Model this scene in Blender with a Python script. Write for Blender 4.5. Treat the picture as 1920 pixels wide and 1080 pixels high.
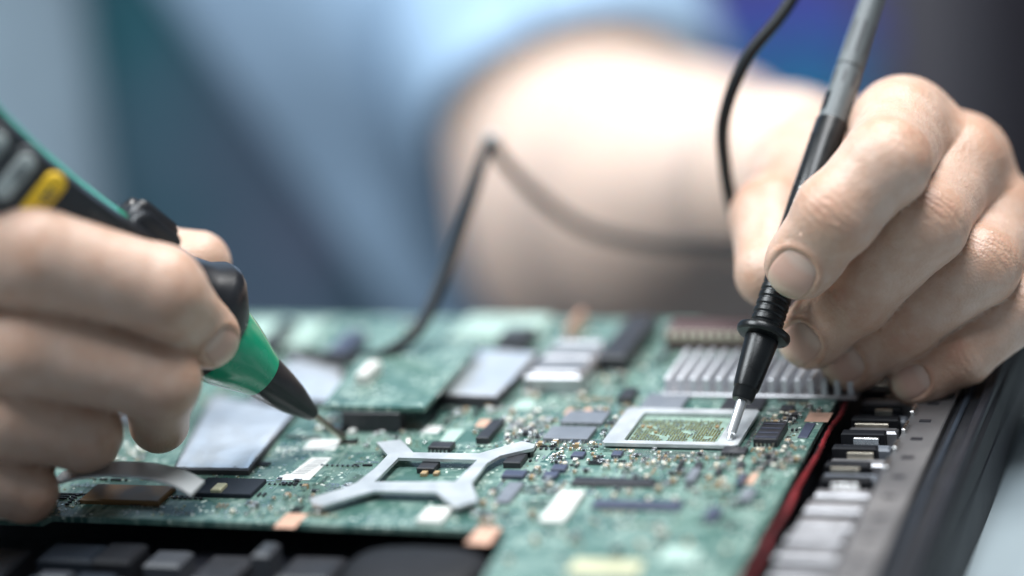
import bpy, bmesh, math, random
import numpy as np
from mathutils import Vector, Matrix, noise

for o in list(bpy.data.objects): bpy.data.objects.remove(o)
scene = bpy.context.scene
COL = scene.collection
S = 0.001                                   # every length below is in millimetres
# ------------------------------------------------------------------ camera
RIGHT = Vector((0.950289,0.297573,-0.091658)); UP = Vector((-0.004125,0.306375,0.951902)); FWD = Vector((-0.311342,0.904204,-0.292372))
cam_data = bpy.data.cameras.new('camera')
cam = bpy.data.objects.new('camera', cam_data); COL.objects.link(cam)
M3 = Matrix((RIGHT, UP, -FWD)).transposed()
cam.matrix_world = Matrix.Translation(Vector((149.68,-571.20,221.34)) * S) @ M3.to_4x4()
cam_data.sensor_width = 36.0; cam_data.lens = 100.0
cam_data.clip_start = 0.02; cam_data.clip_end = 30.0
cam_data.dof.use_dof = True
cam_data.dof.focus_distance = 0.6335
cam_data.dof.aperture_fstop = 2.5
cam_data.dof.aperture_blades = 0
scene.camera = cam
# ------------------------------------------------------------------ light
world = bpy.data.worlds.new('World'); scene.world = world; world.use_nodes = True
bg = world.node_tree.nodes['Background']
bg.inputs[0].default_value = (0.62, 0.74, 0.86, 1); bg.inputs[1].default_value = 0.16
def area(name, loc, target, size, power, col):
    l = bpy.data.lights.new(name, 'AREA'); l.shape = 'RECTANGLE'
    l.size, l.size_y = size[0]*S, size[1]*S; l.energy = power; l.color = col
    o = bpy.data.objects.new(name, l); COL.objects.link(o)
    o.location = Vector(loc)*S
    o.rotation_euler = (Vector(target)-Vector(loc)).to_track_quat('-Z', 'Y').to_euler()
    return o
area('ceiling_lamp', (120, 330, 850), (-20, 20, 0), (400, 300), 6.5, (1.0, 0.985, 0.96))
area('left_fill', (-560, -180, 760), (-20, 80, 20), (480, 400), 8.5, (0.90, 0.96, 1.0))  # added soft fill from the upper left, no actual window
area('overhead_fill', (80, -180, 1350), (-60, 250, 0), (600, 600), 14.5, (0.92, 0.96, 1.0))  # added overhead fill that brightens the torso and forearm
scene.render.engine = 'CYCLES'
scene.view_settings.view_transform = 'Standard'
scene.view_settings.look = 'None'
scene.view_settings.exposure = 0.38
scene.view_settings.gamma = 1.0

# ------------------------------------------------------------------ materials
def mat(name, col, rough=0.5, metal=0.0, var=0.0, vscale=80.0, bump=0.0, bscale=600.0, spec=0.5, coat=0.0, dirt=None, trans=0.0):
    m = bpy.data.materials.new(name); m.use_nodes = True
    nt = m.node_tree; p = nt.nodes['Principled BSDF']
    p.inputs['Base Color'].default_value = (*col, 1); p.inputs['Roughness'].default_value = rough
    p.inputs['Metallic'].default_value = metal; p.inputs['Specular IOR Level'].default_value = spec
    p.inputs['Coat Weight'].default_value = coat
    tc = nt.nodes.new('ShaderNodeTexCoord')
    if var > 0:
        n = nt.nodes.new('ShaderNodeTexNoise'); n.inputs['Scale'].default_value = vscale; n.inputs['Detail'].default_value = 6
        nt.links.new(tc.outputs['Object'], n.inputs['Vector'])
        r = nt.nodes.new('ShaderNodeValToRGB')
        r.color_ramp.elements[0].position = 0.3; r.color_ramp.elements[1].position = 0.72
        r.color_ramp.elements[0].color = (*[max(0, c*(1-var)) for c in col], 1)
        r.color_ramp.elements[1].color = (*(dirt if dirt else [min(1, c*(1+var)) for c in col]), 1)
        nt.links.new(n.outputs['Fac'], r.inputs[0]); nt.links.new(r.outputs[0], p.inputs['Base Color'])
        mr = nt.nodes.new('ShaderNodeMapRange'); mr.inputs[3].default_value = max(0.03, rough-0.12); mr.inputs[4].default_value = min(1, rough+0.15)
        nt.links.new(n.outputs['Fac'], mr.inputs[0]); nt.links.new(mr.outputs[0], p.inputs['Roughness'])
    if bump > 0:
        n2 = nt.nodes.new('ShaderNodeTexNoise'); n2.inputs['Scale'].default_value = bscale; n2.inputs['Detail'].default_value = 4
        nt.links.new(tc.outputs['Object'], n2.inputs['Vector'])
        b = nt.nodes.new('ShaderNodeBump'); b.inputs['Strength'].default_value = bump; b.inputs['Distance'].default_value = 0.0003
        nt.links.new(n2.outputs['Fac'], b.inputs['Height']); nt.links.new(b.outputs[0], p.inputs['Normal'])
    return m

def mat_pcb():
    m = bpy.data.materials.new('solder_mask_green'); m.use_nodes = True
    nt = m.node_tree; p = nt.nodes['Principled BSDF']; L = nt.links.new
    tc = nt.nodes.new('ShaderNodeTexCoord')
    def node(t, **k):
        n = nt.nodes.new(t)
        for a, b in k.items(): n.inputs[a].default_value = b
        return n
    base = node('ShaderNodeTexNoise', Scale=55.0, Detail=3.0); L(tc.outputs['Object'], base.inputs['Vector'])
    ramp = nt.nodes.new('ShaderNodeValToRGB'); L(base.outputs['Fac'], ramp.inputs[0])
    ramp.color_ramp.interpolation = 'CONSTANT'
    e = ramp.color_ramp.elements
    e[0].position = 0.0; e[0].color = (0.050, 0.116, 0.098, 1)
    e[1].position = 0.46; e[1].color = (0.078, 0.150, 0.130, 1)
    x = e.new(0.56); x.color = (0.034, 0.090, 0.078, 1)
    # copper traces under the mask: two layers of thin orthogonal lines that break up with noise
    prev = ramp.outputs[0]
    for sx, sy, amt, off in ((900.0, 160.0, 0.5, 0.0), (130.0, 780.0, 0.45, 3.7), (420.0, 420.0, 0.4, 9.1)):
        mp = nt.nodes.new('ShaderNodeMapping'); mp.inputs['Scale'].default_value = (sx, sy, 1); mp.inputs['Location'].default_value = (off, off*1.7, 0)
        L(tc.outputs['Object'], mp.inputs[0])
        v = nt.nodes.new('ShaderNodeTexVoronoi'); v.distance = 'CHEBYCHEV'; v.inputs['Scale'].default_value = 1.0; v.feature = 'F1'
        L(mp.outputs[0], v.inputs['Vector'])
        r = nt.nodes.new('ShaderNodeValToRGB'); L(v.outputs['Distance'], r.inputs[0])
        r.color_ramp.elements[0].position = 0.42; r.color_ramp.elements[0].color = (0, 0, 0, 1)
        r.color_ramp.elements[1].position = 0.50; r.color_ramp.elements[1].color = (1, 1, 1, 1)
        n = node('ShaderNodeTexNoise', Scale=70.0 + off*6, Detail=2.0); L(tc.outputs['Object'], n.inputs['Vector'])
        g = nt.nodes.new('ShaderNodeMapRange'); g.inputs[1].default_value = 0.47; g.inputs[2].default_value = 0.56; g.inputs[4].default_value = amt
        L(n.outputs['Fac'], g.inputs[0])
        mu = nt.nodes.new('ShaderNodeMath'); mu.operation = 'MULTIPLY'; L(r.outputs[0], mu.inputs[0]); L(g.outputs[0], mu.inputs[1])
        mx = nt.nodes.new('ShaderNodeMix'); mx.data_type = 'RGBA'; L(mu.outputs[0], mx.inputs[0]); L(prev, mx.inputs[6])
        mx.inputs[7].default_value = (0.25, 0.345, 0.30, 1)
        prev = mx.outputs[2]
    # silkscreen flecks
    v = nt.nodes.new('ShaderNodeTexVoronoi'); v.inputs['Scale'].default_value = 620.0; L(tc.outputs['Object'], v.inputs['Vector'])
    n = node('ShaderNodeTexNoise', Scale=110.0, Detail=2.0); L(tc.outputs['Object'], n.inputs['Vector'])
    g1 = nt.nodes.new('ShaderNodeMath'); g1.operation = 'LESS_THAN'; g1.inputs[1].default_value = 0.26; L(v.outputs['Distance'], g1.inputs[0])
    g2 = nt.nodes.new('ShaderNodeMath'); g2.operation = 'GREATER_THAN'; g2.inputs[1].default_value = 0.54; L(n.outputs['Fac'], g2.inputs[0])
    mu = nt.nodes.new('ShaderNodeMath'); mu.operation = 'MULTIPLY'; L(g1.outputs[0], mu.inputs[0]); L(g2.outputs[0], mu.inputs[1])
    mx = nt.nodes.new('ShaderNodeMix'); mx.data_type = 'RGBA'; L(mu.outputs[0], mx.inputs[0]); L(prev, mx.inputs[6]); mx.inputs[7].default_value = (0.52, 0.62, 0.55, 1)
    L(mx.outputs[2], p.inputs['Base Color'])
    p.inputs['Roughness'].default_value = 0.27; p.inputs['Specular IOR Level'].default_value = 0.5
    bn = node('ShaderNodeTexNoise', Scale=500.0, Detail=3.0); L(tc.outputs['Object'], bn.inputs['Vector'])
    b = nt.nodes.new('ShaderNodeBump'); b.inputs['Strength'].default_value = 0.15; b.inputs['Distance'].default_value = 0.0002
    L(bn.outputs['Fac'], b.inputs['Height']); L(b.outputs[0], p.inputs['Normal'])
    return m

def mat_skin():
    m = bpy.data.materials.new('skin'); m.use_nodes = True
    nt = m.node_tree; p = nt.nodes['Principled BSDF']; L = nt.links.new
    tc = nt.nodes.new('ShaderNodeTexCoord')
    at = nt.nodes.new('ShaderNodeAttribute'); at.attribute_name = 'flush'
    n = nt.nodes.new('ShaderNodeTexNoise'); n.inputs['Scale'].default_value = 190.0; n.inputs['Detail'].default_value = 8.0; n.inputs['Roughness'].default_value = 0.62
    L(tc.outputs['Object'], n.inputs['Vector'])
    mr = nt.nodes.new('ShaderNodeMapRange'); mr.inputs[1].default_value = 0.35; mr.inputs[2].default_value = 0.68; mr.inputs[3].default_value = -0.10; mr.inputs[4].default_value = 0.17
    L(n.outputs['Fac'], mr.inputs[0])
    ad = nt.nodes.new('ShaderNodeMath'); ad.operation = 'ADD'; ad.use_clamp = True; L(at.outputs['Fac'], ad.inputs[0]); L(mr.outputs[0], ad.inputs[1])
    r = nt.nodes.new('ShaderNodeValToRGB'); L(ad.outputs[0], r.inputs[0])
    e = r.color_ramp.elements
    e[0].position = 0.0; e[0].color = (0.62, 0.475, 0.395, 1)
    y = e.new(0.22); y.color = (0.525, 0.385, 0.285, 1)
    e[1].position = 1.0; e[1].color = (0.44, 0.19, 0.135, 1)
    x = e.new(0.56); x.color = (0.50, 0.31, 0.222, 1)
    L(r.outputs[0], p.inputs['Base Color'])
    p.inputs['Roughness'].default_value = 0.40; p.inputs['Specular IOR Level'].default_value = 0.42
    p.inputs['Subsurface Weight'].default_value = 0.25
    p.inputs['Subsurface Radius'].default_value = (1.0, 0.36, 0.2); p.inputs['Subsurface Scale'].default_value = 0.0014
    v = nt.nodes.new('ShaderNodeTexVoronoi'); v.inputs['Scale'].default_value = 1500.0; L(tc.outputs['Object'], v.inputs['Vector'])
    n2 = nt.nodes.new('ShaderNodeTexNoise'); n2.inputs['Scale'].default_value = 420.0; n2.inputs['Detail'].default_value = 6.0; L(tc.outputs['Object'], n2.inputs['Vector'])
    a2 = nt.nodes.new('ShaderNodeMath'); a2.operation = 'ADD'; L(v.outputs['Distance'], a2.inputs[0]); L(n2.outputs['Fac'], a2.inputs[1])
    b = nt.nodes.new('ShaderNodeBump'); b.inputs['Strength'].default_value = 0.28; b.inputs['Distance'].default_value = 0.00035
    L(a2.outputs[0], b.inputs['Height']); L(b.outputs[0], p.inputs['Normal'])
    return m

def mat_nail():
    m = bpy.data.materials.new('nail'); m.use_nodes = True
    nt = m.node_tree; p = nt.nodes['Principled BSDF']; L = nt.links.new
    at = nt.nodes.new('ShaderNodeAttribute'); at.attribute_name = 'along'
    r = nt.nodes.new('ShaderNodeValToRGB'); L(at.outputs['Fac'], r.inputs[0]); e = r.color_ramp.elements
    e[0].position = 0.0; e[0].color = (0.56, 0.41, 0.335, 1)
    e[1].position = 1.0; e[1].color = (0.62, 0.52, 0.40, 1)
    for q, c in ((0.20, (0.57, 0.42, 0.35, 1)), (0.34, (0.53, 0.345, 0.275, 1)), (0.62, (0.55, 0.35, 0.28, 1)), (0.84, (0.57, 0.42, 0.32, 1))):
        x = e.new(q); x.color = c
    L(r.outputs[0], p.inputs['Base Color']); p.inputs['Roughness'].default_value = 0.3; p.inputs['Specular IOR Level'].default_value = 0.45
    p.inputs['Subsurface Weight'].default_value = 0.2; p.inputs['Subsurface Radius'].default_value = (1, .4, .25); p.inputs['Subsurface Scale'].default_value = 0.001
    tc = nt.nodes.new('ShaderNodeTexCoord'); n = nt.nodes.new('ShaderNodeTexNoise'); n.inputs['Scale'].default_value = 300.0
    L(tc.outputs['Object'], n.inputs['Vector']); b = nt.nodes.new('ShaderNodeBump'); b.inputs['Strength'].default_value = 0.12; b.inputs['Distance'].default_value = 0.0003
    L(n.outputs['Fac'], b.inputs['Height']); L(b.outputs[0], p.inputs['Normal'])
    return m
MT = {
 'pcb': mat_pcb(), 'skin': mat_skin(),
 'pcb_edge': mat('board_edge', (0.10, 0.16, 0.10), 0.7, var=0.3),
 'nail': mat_nail(),
 'chip': mat('chip_epoxy', (0.020, 0.021, 0.026), 0.42, var=0.25, vscale=300, bump=0.1, bscale=2500),
 'chip_grey': mat('chip_grey', (0.15, 0.165, 0.19), 0.35, var=0.15, vscale=200, bump=0.1, bscale=2500),
 'chip_blue': mat('chip_blue', (0.05, 0.06, 0.10), 0.4, var=0.2, vscale=200),
 'tin': mat('tin', (0.72, 0.73, 0.72), 0.25, 1.0, var=0.15, vscale=900),
 'trace': mat('masked_copper_trace', (0.15, 0.25, 0.21), 0.3, 0.0, var=0.1, vscale=300),
 'needle': mat('needle_steel', (0.38, 0.35, 0.29), 0.22, 1.0), 'bright': mat('polished_needle', (0.88, 0.88, 0.88), 0.28, 0.85),
 'gold': mat('gold_pad', (0.50, 0.43, 0.22), 0.3, 1.0, var=0.25, vscale=700),
 'copper': mat('bare_copper_pad', (0.56, 0.34, 0.25), 0.5, 0.1, var=0.2, vscale=300),
 'ceramic': mat('capacitor_ceramic', (0.34, 0.24, 0.13), 0.45, var=0.3, vscale=900),
 'white': mat('white_plastic', (0.60, 0.61, 0.58), 0.5, var=0.06, vscale=120),
 'cream': mat('cream_plastic', (0.72, 0.66, 0.52), 0.45, var=0.08, vscale=120),
 'yellow': mat('yellow_tape', (0.46, 0.45, 0.30), 0.5, var=0.2, vscale=150),
 'silk': mat('silkscreen_white', (0.66, 0.72, 0.68), 0.6, var=0.12, vscale=500),
 'label': mat('paper_label', (0.60, 0.62, 0.61), 0.7, var=0.06, vscale=200),
 'print': mat('grey_print', (0.30, 0.31, 0.32), 0.7),
 'mint': mat('pale_green_mask', (0.34, 0.46, 0.41), 0.45, var=0.15, vscale=200),
 'bracket': mat('painted_bracket', (0.56, 0.585, 0.60), 0.36, 0.5, var=0.12, vscale=220, bump=0.2, bscale=1200),
 'steel': mat('brushed_steel', (0.47, 0.47, 0.49), 0.36, 0.8, var=0.12, vscale=200),
 'steel_pale': mat('pale_metal', (0.62, 0.63, 0.66), 0.45, 0.3, var=0.08),
 'foil': mat('aluminium_foil', (0.80, 0.82, 0.85), 0.30, 0.75, var=0.08, vscale=60, bump=0.9, bscale=130),
 'foil_edge': mat('foil_backing', (0.03, 0.03, 0.035), 0.6),
 'black': mat('black_plastic', (0.009, 0.010, 0.013), 0.6, var=0.3, vscale=90, bump=0.25, bscale=1800, spec=0.25),
 'chassis': mat('chassis_black', (0.010, 0.011, 0.016), 0.55, var=0.35, vscale=60, bump=0.2, bscale=900, spec=0.3),
 'slate': mat('slate_plastic', (0.016, 0.022, 0.032), 0.65, var=0.25, vscale=70, spec=0.25),
 'slate2': mat('grey_post', (0.05, 0.055, 0.065), 0.45, var=0.2), 'strip': mat('stained_steel', (0.25, 0.25, 0.265), 0.4, 0.7, var=0.3, vscale=45, dirt=(0.30, 0.29, 0.29)),
 'rubber': mat('cable_rubber', (0.010, 0.012, 0.014), 0.5, var=0.2, vscale=150, spec=0.3),
 'probe_black': mat('probe_plastic', (0.006, 0.007, 0.008), 0.30, var=0.25, vscale=200, bump=0.12, bscale=2600, spec=0.4),
 'probe_grey': mat('probe_grey', (0.105, 0.12, 0.125), 0.42, var=0.08, vscale=200, bump=0.2, bscale=1800),
 'pen_black': mat('meter_black', (0.011, 0.012, 0.015), 0.33, var=0.25, vscale=150, bump=0.12, bscale=1500, spec=0.5),
 'pen_green': mat('meter_green', (0.004, 0.29, 0.155), 0.24, var=0.08, vscale=100, spec=0.5, coat=0.2),
 'pen_grey': mat('button_rubber_grey', (0.40, 0.44, 0.43), 0.55, var=0.06),
 'pen_dgrey': mat('button_surround', (0.06, 0.065, 0.07), 0.5),
 'pen_yellow': mat('button_rubber_yellow', (0.80, 0.50, 0.02), 0.5, var=0.05),
 'red': mat('red_wire', (0.14, 0.010, 0.013), 0.35, var=0.9, vscale=130),
 'bench': mat('bench_top', (0.27, 0.33, 0.36), 0.42, var=0.14, vscale=14, bump=0.1, bscale=300),
 'card': mat('brown_card', (0.085, 0.05, 0.05), 0.5, var=0.2),
 'package': mat('package_green', (0.21, 0.30, 0.25), 0.4, var=0.25, vscale=500),
 'ribbon': mat('ribbon_cable', (0.50, 0.52, 0.53), 0.4, 0.2, var=0.1, vscale=100),
 'kapton': mat('kapton_tape', (0.17, 0.09, 0.03), 0.4, var=0.2, vscale=100),
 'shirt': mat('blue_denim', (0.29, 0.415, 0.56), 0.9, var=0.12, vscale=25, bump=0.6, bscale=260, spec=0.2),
 'shirt_dark': mat('blue_denim_shaded', (0.19, 0.255, 0.31), 0.9, var=0.12, vscale=25, spec=0.2),  # same denim, with the left front's dimmer light put into its colour
 'tee': mat('teal_jersey', (0.03, 0.13, 0.17), 0.9, var=0.35, vscale=9, spec=0.2, dirt=(0.12, 0.12, 0.19)),
 'wall': mat('grey_wall', (0.13, 0.125, 0.145), 0.8, var=0.1, vscale=4),
 'bin_blue': mat('blue_plastic', (0.07, 0.09, 0.42), 0.6, var=0.1),
 'bin_cyan': mat('cyan_plastic', (0.03, 0.24, 0.46), 0.6, var=0.1),
 'pale_box': mat('pale_card', (0.55, 0.56, 0.48), 0.8, var=0.1),
 'dark_box': mat('dark_cabinet', (0.025, 0.022, 0.03), 0.6, var=0.1),
}
# ------------------------------------------------------------------ mesh helpers
ORG = {}
def reg(o, org): ORG[o.name] = Vector(org); return o
def thing(name, label, cat, base, group=None):
    o = bpy.data.objects.new(name, None); COL.objects.link(o); o.empty_display_size = 0.01
    o.location = Vector(base)*S; o['label'] = label; o['category'] = cat
    if group: o['group'] = group
    return reg(o, base)
def obj(name, vs, fs, m, parent=None, smooth=False, sharp=None, label=None, kind=None):
    """vs in world millimetres; the mesh is stored relative to the root thing's base"""
    org = ORG[parent.name] if parent else Vector((0, 0, 0))
    me = bpy.data.meshes.new(name)
    me.from_pydata([tuple((Vector(v)-org)*S) for v in vs], [], fs)
    mats = m if isinstance(m, (list, tuple)) else [m]
    for k in mats: me.materials.append(MT[k])
    if smooth:
        me.polygons.foreach_set('use_smooth', [True]*len(me.polygons))
        if sharp is not None: me.set_sharp_from_angle(angle=math.radians(sharp))
    me.validate(); me.update()
    o = bpy.data.objects.new(name, me); COL.objects.link(o)
    if parent: o.parent = parent
    if label: o['label'] = label
    if kind: o['kind'] = kind
    return reg(o, org)
def from_bm(name, bm, m, parent=None, smooth=False, sharp=35, **k):
    bmesh.ops.recalc_face_normals(bm, faces=bm.faces)
    vs = [tuple(v.co) for v in bm.verts]; bm.verts.index_update()
    fs = [[v.index for v in f.verts] for f in bm.faces]; bm.free()
    return obj(name, vs, fs, m, parent, smooth, sharp, **k)
def box_vf(x0, y0, z0, x1, y1, z1, c=0.0):
    """box with its four top edges chamfered by c"""
    if c <= 0:
        v = [(x0,y0,z0),(x1,y0,z0),(x1,y1,z0),(x0,y1,z0),(x0,y0,z1),(x1,y0,z1),(x1,y1,z1),(x0,y1,z1)]
        return v, [(0,3,2,1),(4,5,6,7),(0,1,5,4),(1,2,6,5),(2,3,7,6),(3,0,4,7)]
    v = [(x0,y0,z0),(x1,y0,z0),(x1,y1,z0),(x0,y1,z0),(x0,y0,z1-c),(x1,y0,z1-c),(x1,y1,z1-c),(x0,y1,z1-c),
         (x0+c,y0+c,z1),(x1-c,y0+c,z1),(x1-c,y1-c,z1),(x0+c,y1-c,z1)]
    f = [(0,3,2,1),(8,9,10,11)]
    for i in range(4):
        j = (i+1) % 4; f += [(i,j,j+4,i+4),(i+4,j+4,j+8,i+8)]
    return v, f
class MB:
    def __init__(s): s.v = []; s.f = []
    def add(s, v, f):
        n = len(s.v); s.v += [tuple(a) for a in v]; s.f += [tuple(i+n for i in q) for q in f]; return s
    def box(s, *a): return s.add(*box_vf(*a))
    def build(s, name, m, parent=None, **k): return obj(name, s.v, s.f, m, parent, **k)
def box(name, b, m, parent, c=0.12, **k):
    v, f = box_vf(*b, c); return obj(name, v, f, m, parent, **k)
def plate(name, outer, holes, z0, z1, m, parent, **k):
    bm = bmesh.new(); es = []
    for loop in [outer] + holes:
        vs = [bm.verts.new((p[0], p[1], z0)) for p in loop]
        es += [bm.edges.new((vs[i], vs[(i+1) % len(vs)])) for i in range(len(vs))]
    bmesh.ops.triangle_fill(bm, edges=es, use_beauty=True)
    bm.normal_update()
    r = bmesh.ops.extrude_face_region(bm, geom=list(bm.faces))
    bmesh.ops.translate(bm, vec=(0, 0, z1-z0), verts=[g for g in r['geom'] if isinstance(g, bmesh.types.BMVert)])
    return from_bm(name, bm, m, parent, **k)
def frame_of(a, hint=(0, 0, 1)):
    a = Vector(a).normalized(); h = Vector(hint)
    s = (h - a*h.dot(a)).normalized(); return a, s, a.cross(s)
def lathe(name, p0, ax, prof, m, parent, n=40, hint=(0, 0, 1), caps=True, sharp=32, fn=None, **k):
    """surface of revolution; prof = [(distance, radius)]; fn(d, r, angle) may vary the radius"""
    a, s, t = frame_of(ax, hint); p0 = Vector(p0); vs = []; fs = []
    for d, r in prof:
        for i in range(n):
            an = 2*math.pi*i/n; rr = fn(d, r, an) if fn else r
            vs.append(p0 + a*d + (s*math.cos(an)+t*math.sin(an))*rr)
    for j in range(len(prof)-1):
        for i in range(n):
            i2 = (i+1) % n; fs.append((j*n+i, j*n+i2, (j+1)*n+i2, (j+1)*n+i))
    if caps: fs.append(tuple(range(n-1, -1, -1))); fs.append(tuple((len(prof)-1)*n+i for i in range(n)))
    return obj(name, vs, fs, m, parent, smooth=True, sharp=sharp, **k)
def catmull(pts, sub=10):
    P = [Vector(p) for p in pts]; out = []
    P = [P[0]*2-P[1]] + P + [P[-1]*2-P[-2]]
    for i in range(1, len(P)-2):
        for j in range(sub):
            t = j/sub; a, b, c, d = P[i-1], P[i], P[i+1], P[i+2]
            out.append(0.5*((2*b)+(c-a)*t+(2*a-5*b+4*c-d)*t*t+(3*b-a-3*c+d)*t*t*t))
    out.append(P[-2]); return out
def tube(name, pts, r, m, parent, n=16, sub=12, rf=None, flat=None, **k):
    C = catmull(pts, sub); vs = []; fs = []; up = Vector((0.1, 0.2, 1)).normalized()
    for i, c in enumerate(C):
        t = (C[min(i+1, len(C)-1)]-C[max(i-1, 0)]).normalized()
        s = (up - t*up.dot(t)).normalized(); up = s; q = t.cross(s)
        rr = rf(i/(len(C)-1)) if rf else r
        for j in range(n):
            a = 2*math.pi*j/n
            vs.append(c + s*math.cos(a)*rr*(flat[0] if flat else 1) + q*math.sin(a)*rr*(flat[1] if flat else 1))
    for i in range(len(C)-1):
        for j in range(n):
            j2 = (j+1) % n; fs.append((i*n+j, i*n+j2, (i+1)*n+j2, (i+1)*n+j))
    fs.append(tuple(range(n-1, -1, -1))); fs.append(tuple((len(C)-1)*n+j for j in range(n)))
    return obj(name, vs, fs, m, parent, smooth=True, sharp=50, **k)

# ------------------------------------------------------------------ the setting
def setting():
    v, f = box_vf(-700, -420, -40, 700, 122, -22, 1.5)
    o = obj('bench', v, f, 'bench'); o['kind'] = 'structure'
    c = Vector((-513.19,1382.10,-309.62)); r = Vector((math.cos(math.radians(19)), math.sin(math.radians(19)), 0)); w = Vector((-r.y, r.x, 0))
    vs = [c - r*1600 - Vector((0,0,900)), c + r*1600 - Vector((0,0,900)), c + r*1600 + Vector((0,0,1500)), c - r*1600 + Vector((0,0,1500))]
    vs += [p + w*60 for p in vs]
    o = obj('wall', vs, [(0,1,2,3),(7,6,5,4),(0,4,5,1),(1,5,6,2),(2,6,7,3),(3,7,4,0)], 'wall'); o['kind'] = 'structure'
    return r, w
HR, HW = setting()
def obox(name, c, hx, hy, hz, m, parent=None):
    c = Vector(c); vs = []
    for sz in (-1, 1):
        for sx, sy in ((-1,-1),(1,-1),(1,1),(-1,1)): vs.append(c + HR*sx*hx + HW*sy*hy + Vector((0,0,sz*hz)))
    bm = bmesh.new(); V = [bm.verts.new(p) for p in vs]
    for q in [(0,3,2,1),(4,5,6,7),(0,1,5,4),(1,2,6,5),(2,3,7,6),(3,0,4,7)]: bm.faces.new([V[i] for i in q])
    bmesh.ops.bevel(bm, geom=list(bm.edges), offset=min(hx, hy, hz)*0.12, segments=2, affect='EDGES')
    return from_bm(name, bm, m, parent, smooth=True)
# things far behind the worker, all out of focus
t = thing('storage_bin', 'blurred blue storage bin behind the bare forearm', 'bin', (-214.88,882.05,-121.58))
obox('bin_body', (-214.80,875.90,-140.67), 62, 60, 36, 'bin_cyan', t); obox('lid', (-213.61,889.06,-101.26), 66, 64, 20, 'bin_blue', t)
t = thing('cardboard_box', 'blurred pale box between the shirt sleeve and the blue bin', 'box', (-305.50,960.02,-125.98))
obox('box_body', (-308.35,955.37,-137.32), 30, 50, 46, 'pale_box', t); obox('lid', (-308.59,973.14,-82.12), 32, 52, 8, 'pale_box', t)
t = thing('cabinet', 'blurred dark cabinet at the far right edge', 'cabinet', (-40.89,831.47,-121.26))
obox('cabinet_body', (-34.48,829.36,-134.61), 30, 60, 130, 'dark_box', t); obox('door', (-24.88,765.98,-118.53), 24, 3, 120, 'dark_box', t)

# ------------------------------------------------------------------ laptop base
LAP = thing('laptop_base', 'black laptop bottom case with metal side strip under the green board', 'laptop', (-50, 0, -21.9))
XR0, XR1, XS1, XB1 = 21.5, 34.5, 43.0, 53.5          # ribbed tray, steel strip and rim along the right side
rnd = random.Random(4)
box('floor_pan', (-205, -135, -21.9, XB1, 100, -9.0), 'chassis', LAP, 1.0)
box('side_rim', (XS1+1.5, -160, -8.9, XB1, 100, -1.2), 'black', LAP, 1.2)
box('rim_lip', (XB1-3.2, -160, -1.15, XB1-0.8, 100, 0.8), 'chassis', LAP, 0.5)
box('rim_bead', (XS1+3.4, -160, -1.15, XS1+4.6, 100, -0.3), 'slate', LAP, 0.3)
box('rear_rim', (-205, 100.2, -21.9, XB1, 108, -7.0), 'chassis', LAP, 1.2)
box('tray', (XR0-0.5, -160, -8.95, XR1+1.0, 100, -7.6), 'steel', LAP, 0.2)
for i in range(24):                                       # ribs between the finger slots
    y = -128 + i*9.1
    far = y > -22
    box('rib', (XR0+rnd.uniform(.2,1.6), y+rnd.uniform(-.4,.4), -7.55, XR1-rnd.uniform(0,.8), y+(3.2 if far else 5.4)+rnd.uniform(-.4,.4), -2.4+rnd.uniform(-.9,.3)), 'chip_grey' if far and i % 2 else 'steel', LAP, 0.5)
    box('slot_tab', (XR0+rnd.uniform(.2,1.5), y+5.7, -7.55, XR1-rnd.uniform(0.5,3), y+8.2+rnd.uniform(-.5,.3), (-2.0 if far else -4.4)+rnd.uniform(-.5,.4)), 'black', LAP, 0.3)
    if far: box('spring_contact', (XR0+rnd.uniform(2,7), y+3.6, -7.5, XR0+rnd.uniform(8,10), y+4.6, -1.9), 'needle' if i % 3 else 'tin', LAP, 0.2)
strip = box('steel_strip', (XR1+1.2, -160, -8.9, XS1+1.2, 60, -1.0), 'strip', LAP, 0.3)
for i in range(10):
    y = -70 + i*11.3
    box('strip_slot', (XR1+4.0, y, -1.05, XR1+6.6, y+1.5, -0.85), 'chip', strip, 0.0)
    if i > 4: box('strip_lug', (XR1+1.4, y+4, -0.95, XR1+2.2, y+9.5, 0.1), 'tin', strip, 0.2)
for y in (2.0, 26.0, -40.0):
    lathe('screw', (XS1-0.6, y, -1.0), (0,0,1), [(0,1.5),(0.7,1.5),(0.9,1.2),(0.9,0.6),(0.4,0.5)], 'steel', LAP, n=14)
# front of the case: recesses, posts and blocks seen below the board edge
for b, m in (((-138,-66,-8.9,-125,-57,-3.6), 'slate'), ((-124,-68,-8.9,-115,-58,-2.6), 'black'), ((-113.5,-65,-8.9,-105,-57,-4.4), 'slate2'), ((-136,-72,-8.9,-128,-67.5,-5.2), 'slate2'), ((-126,-73,-8.9,-117,-69.5,-4.6), 'slate'), ((-101,-70,-8.9,-91,-56,-5.5), 'chip'), ((-88.5,-64,-8.9,-84.5,-57,-1.6), 'slate2'),
             ((-82,-68,-8.9,-70,-56,-5.0), 'chip'), ((-160,-80,-8.9,-142,-60,-4.0), 'black'), ((-132,-79,-8.9,-112,-74,-5.0), 'slate')):
    box('case_block', b, m, LAP, 0.8)
for i in range(34):
    x = -160+rnd.uniform(0, 96); y = -84+rnd.uniform(0, 11); w_ = rnd.uniform(.8, 3.2); d_ = rnd.uniform(.6, 2.0)
    box('case_clip', (x, y, -8.9, x+w_, y+d_, rnd.uniform(-7.2, -4.0)), rnd.choice(('slate2', 'black', 'slate', 'steel', 'needle')), LAP, 0.25)
for x in (-150, -121, -96, -76): lathe('screw', (x, -77, -8.9), (0,0,1), [(0,1.9),(2.6,1.9),(2.9,1.5),(2.9,0.7),(2.3,0.6)], 'needle', LAP, n=14)
box('front_rail', (-205, -92, -8.9, -25, -86, -5.6), 'slate', LAP, 0.8)
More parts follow.
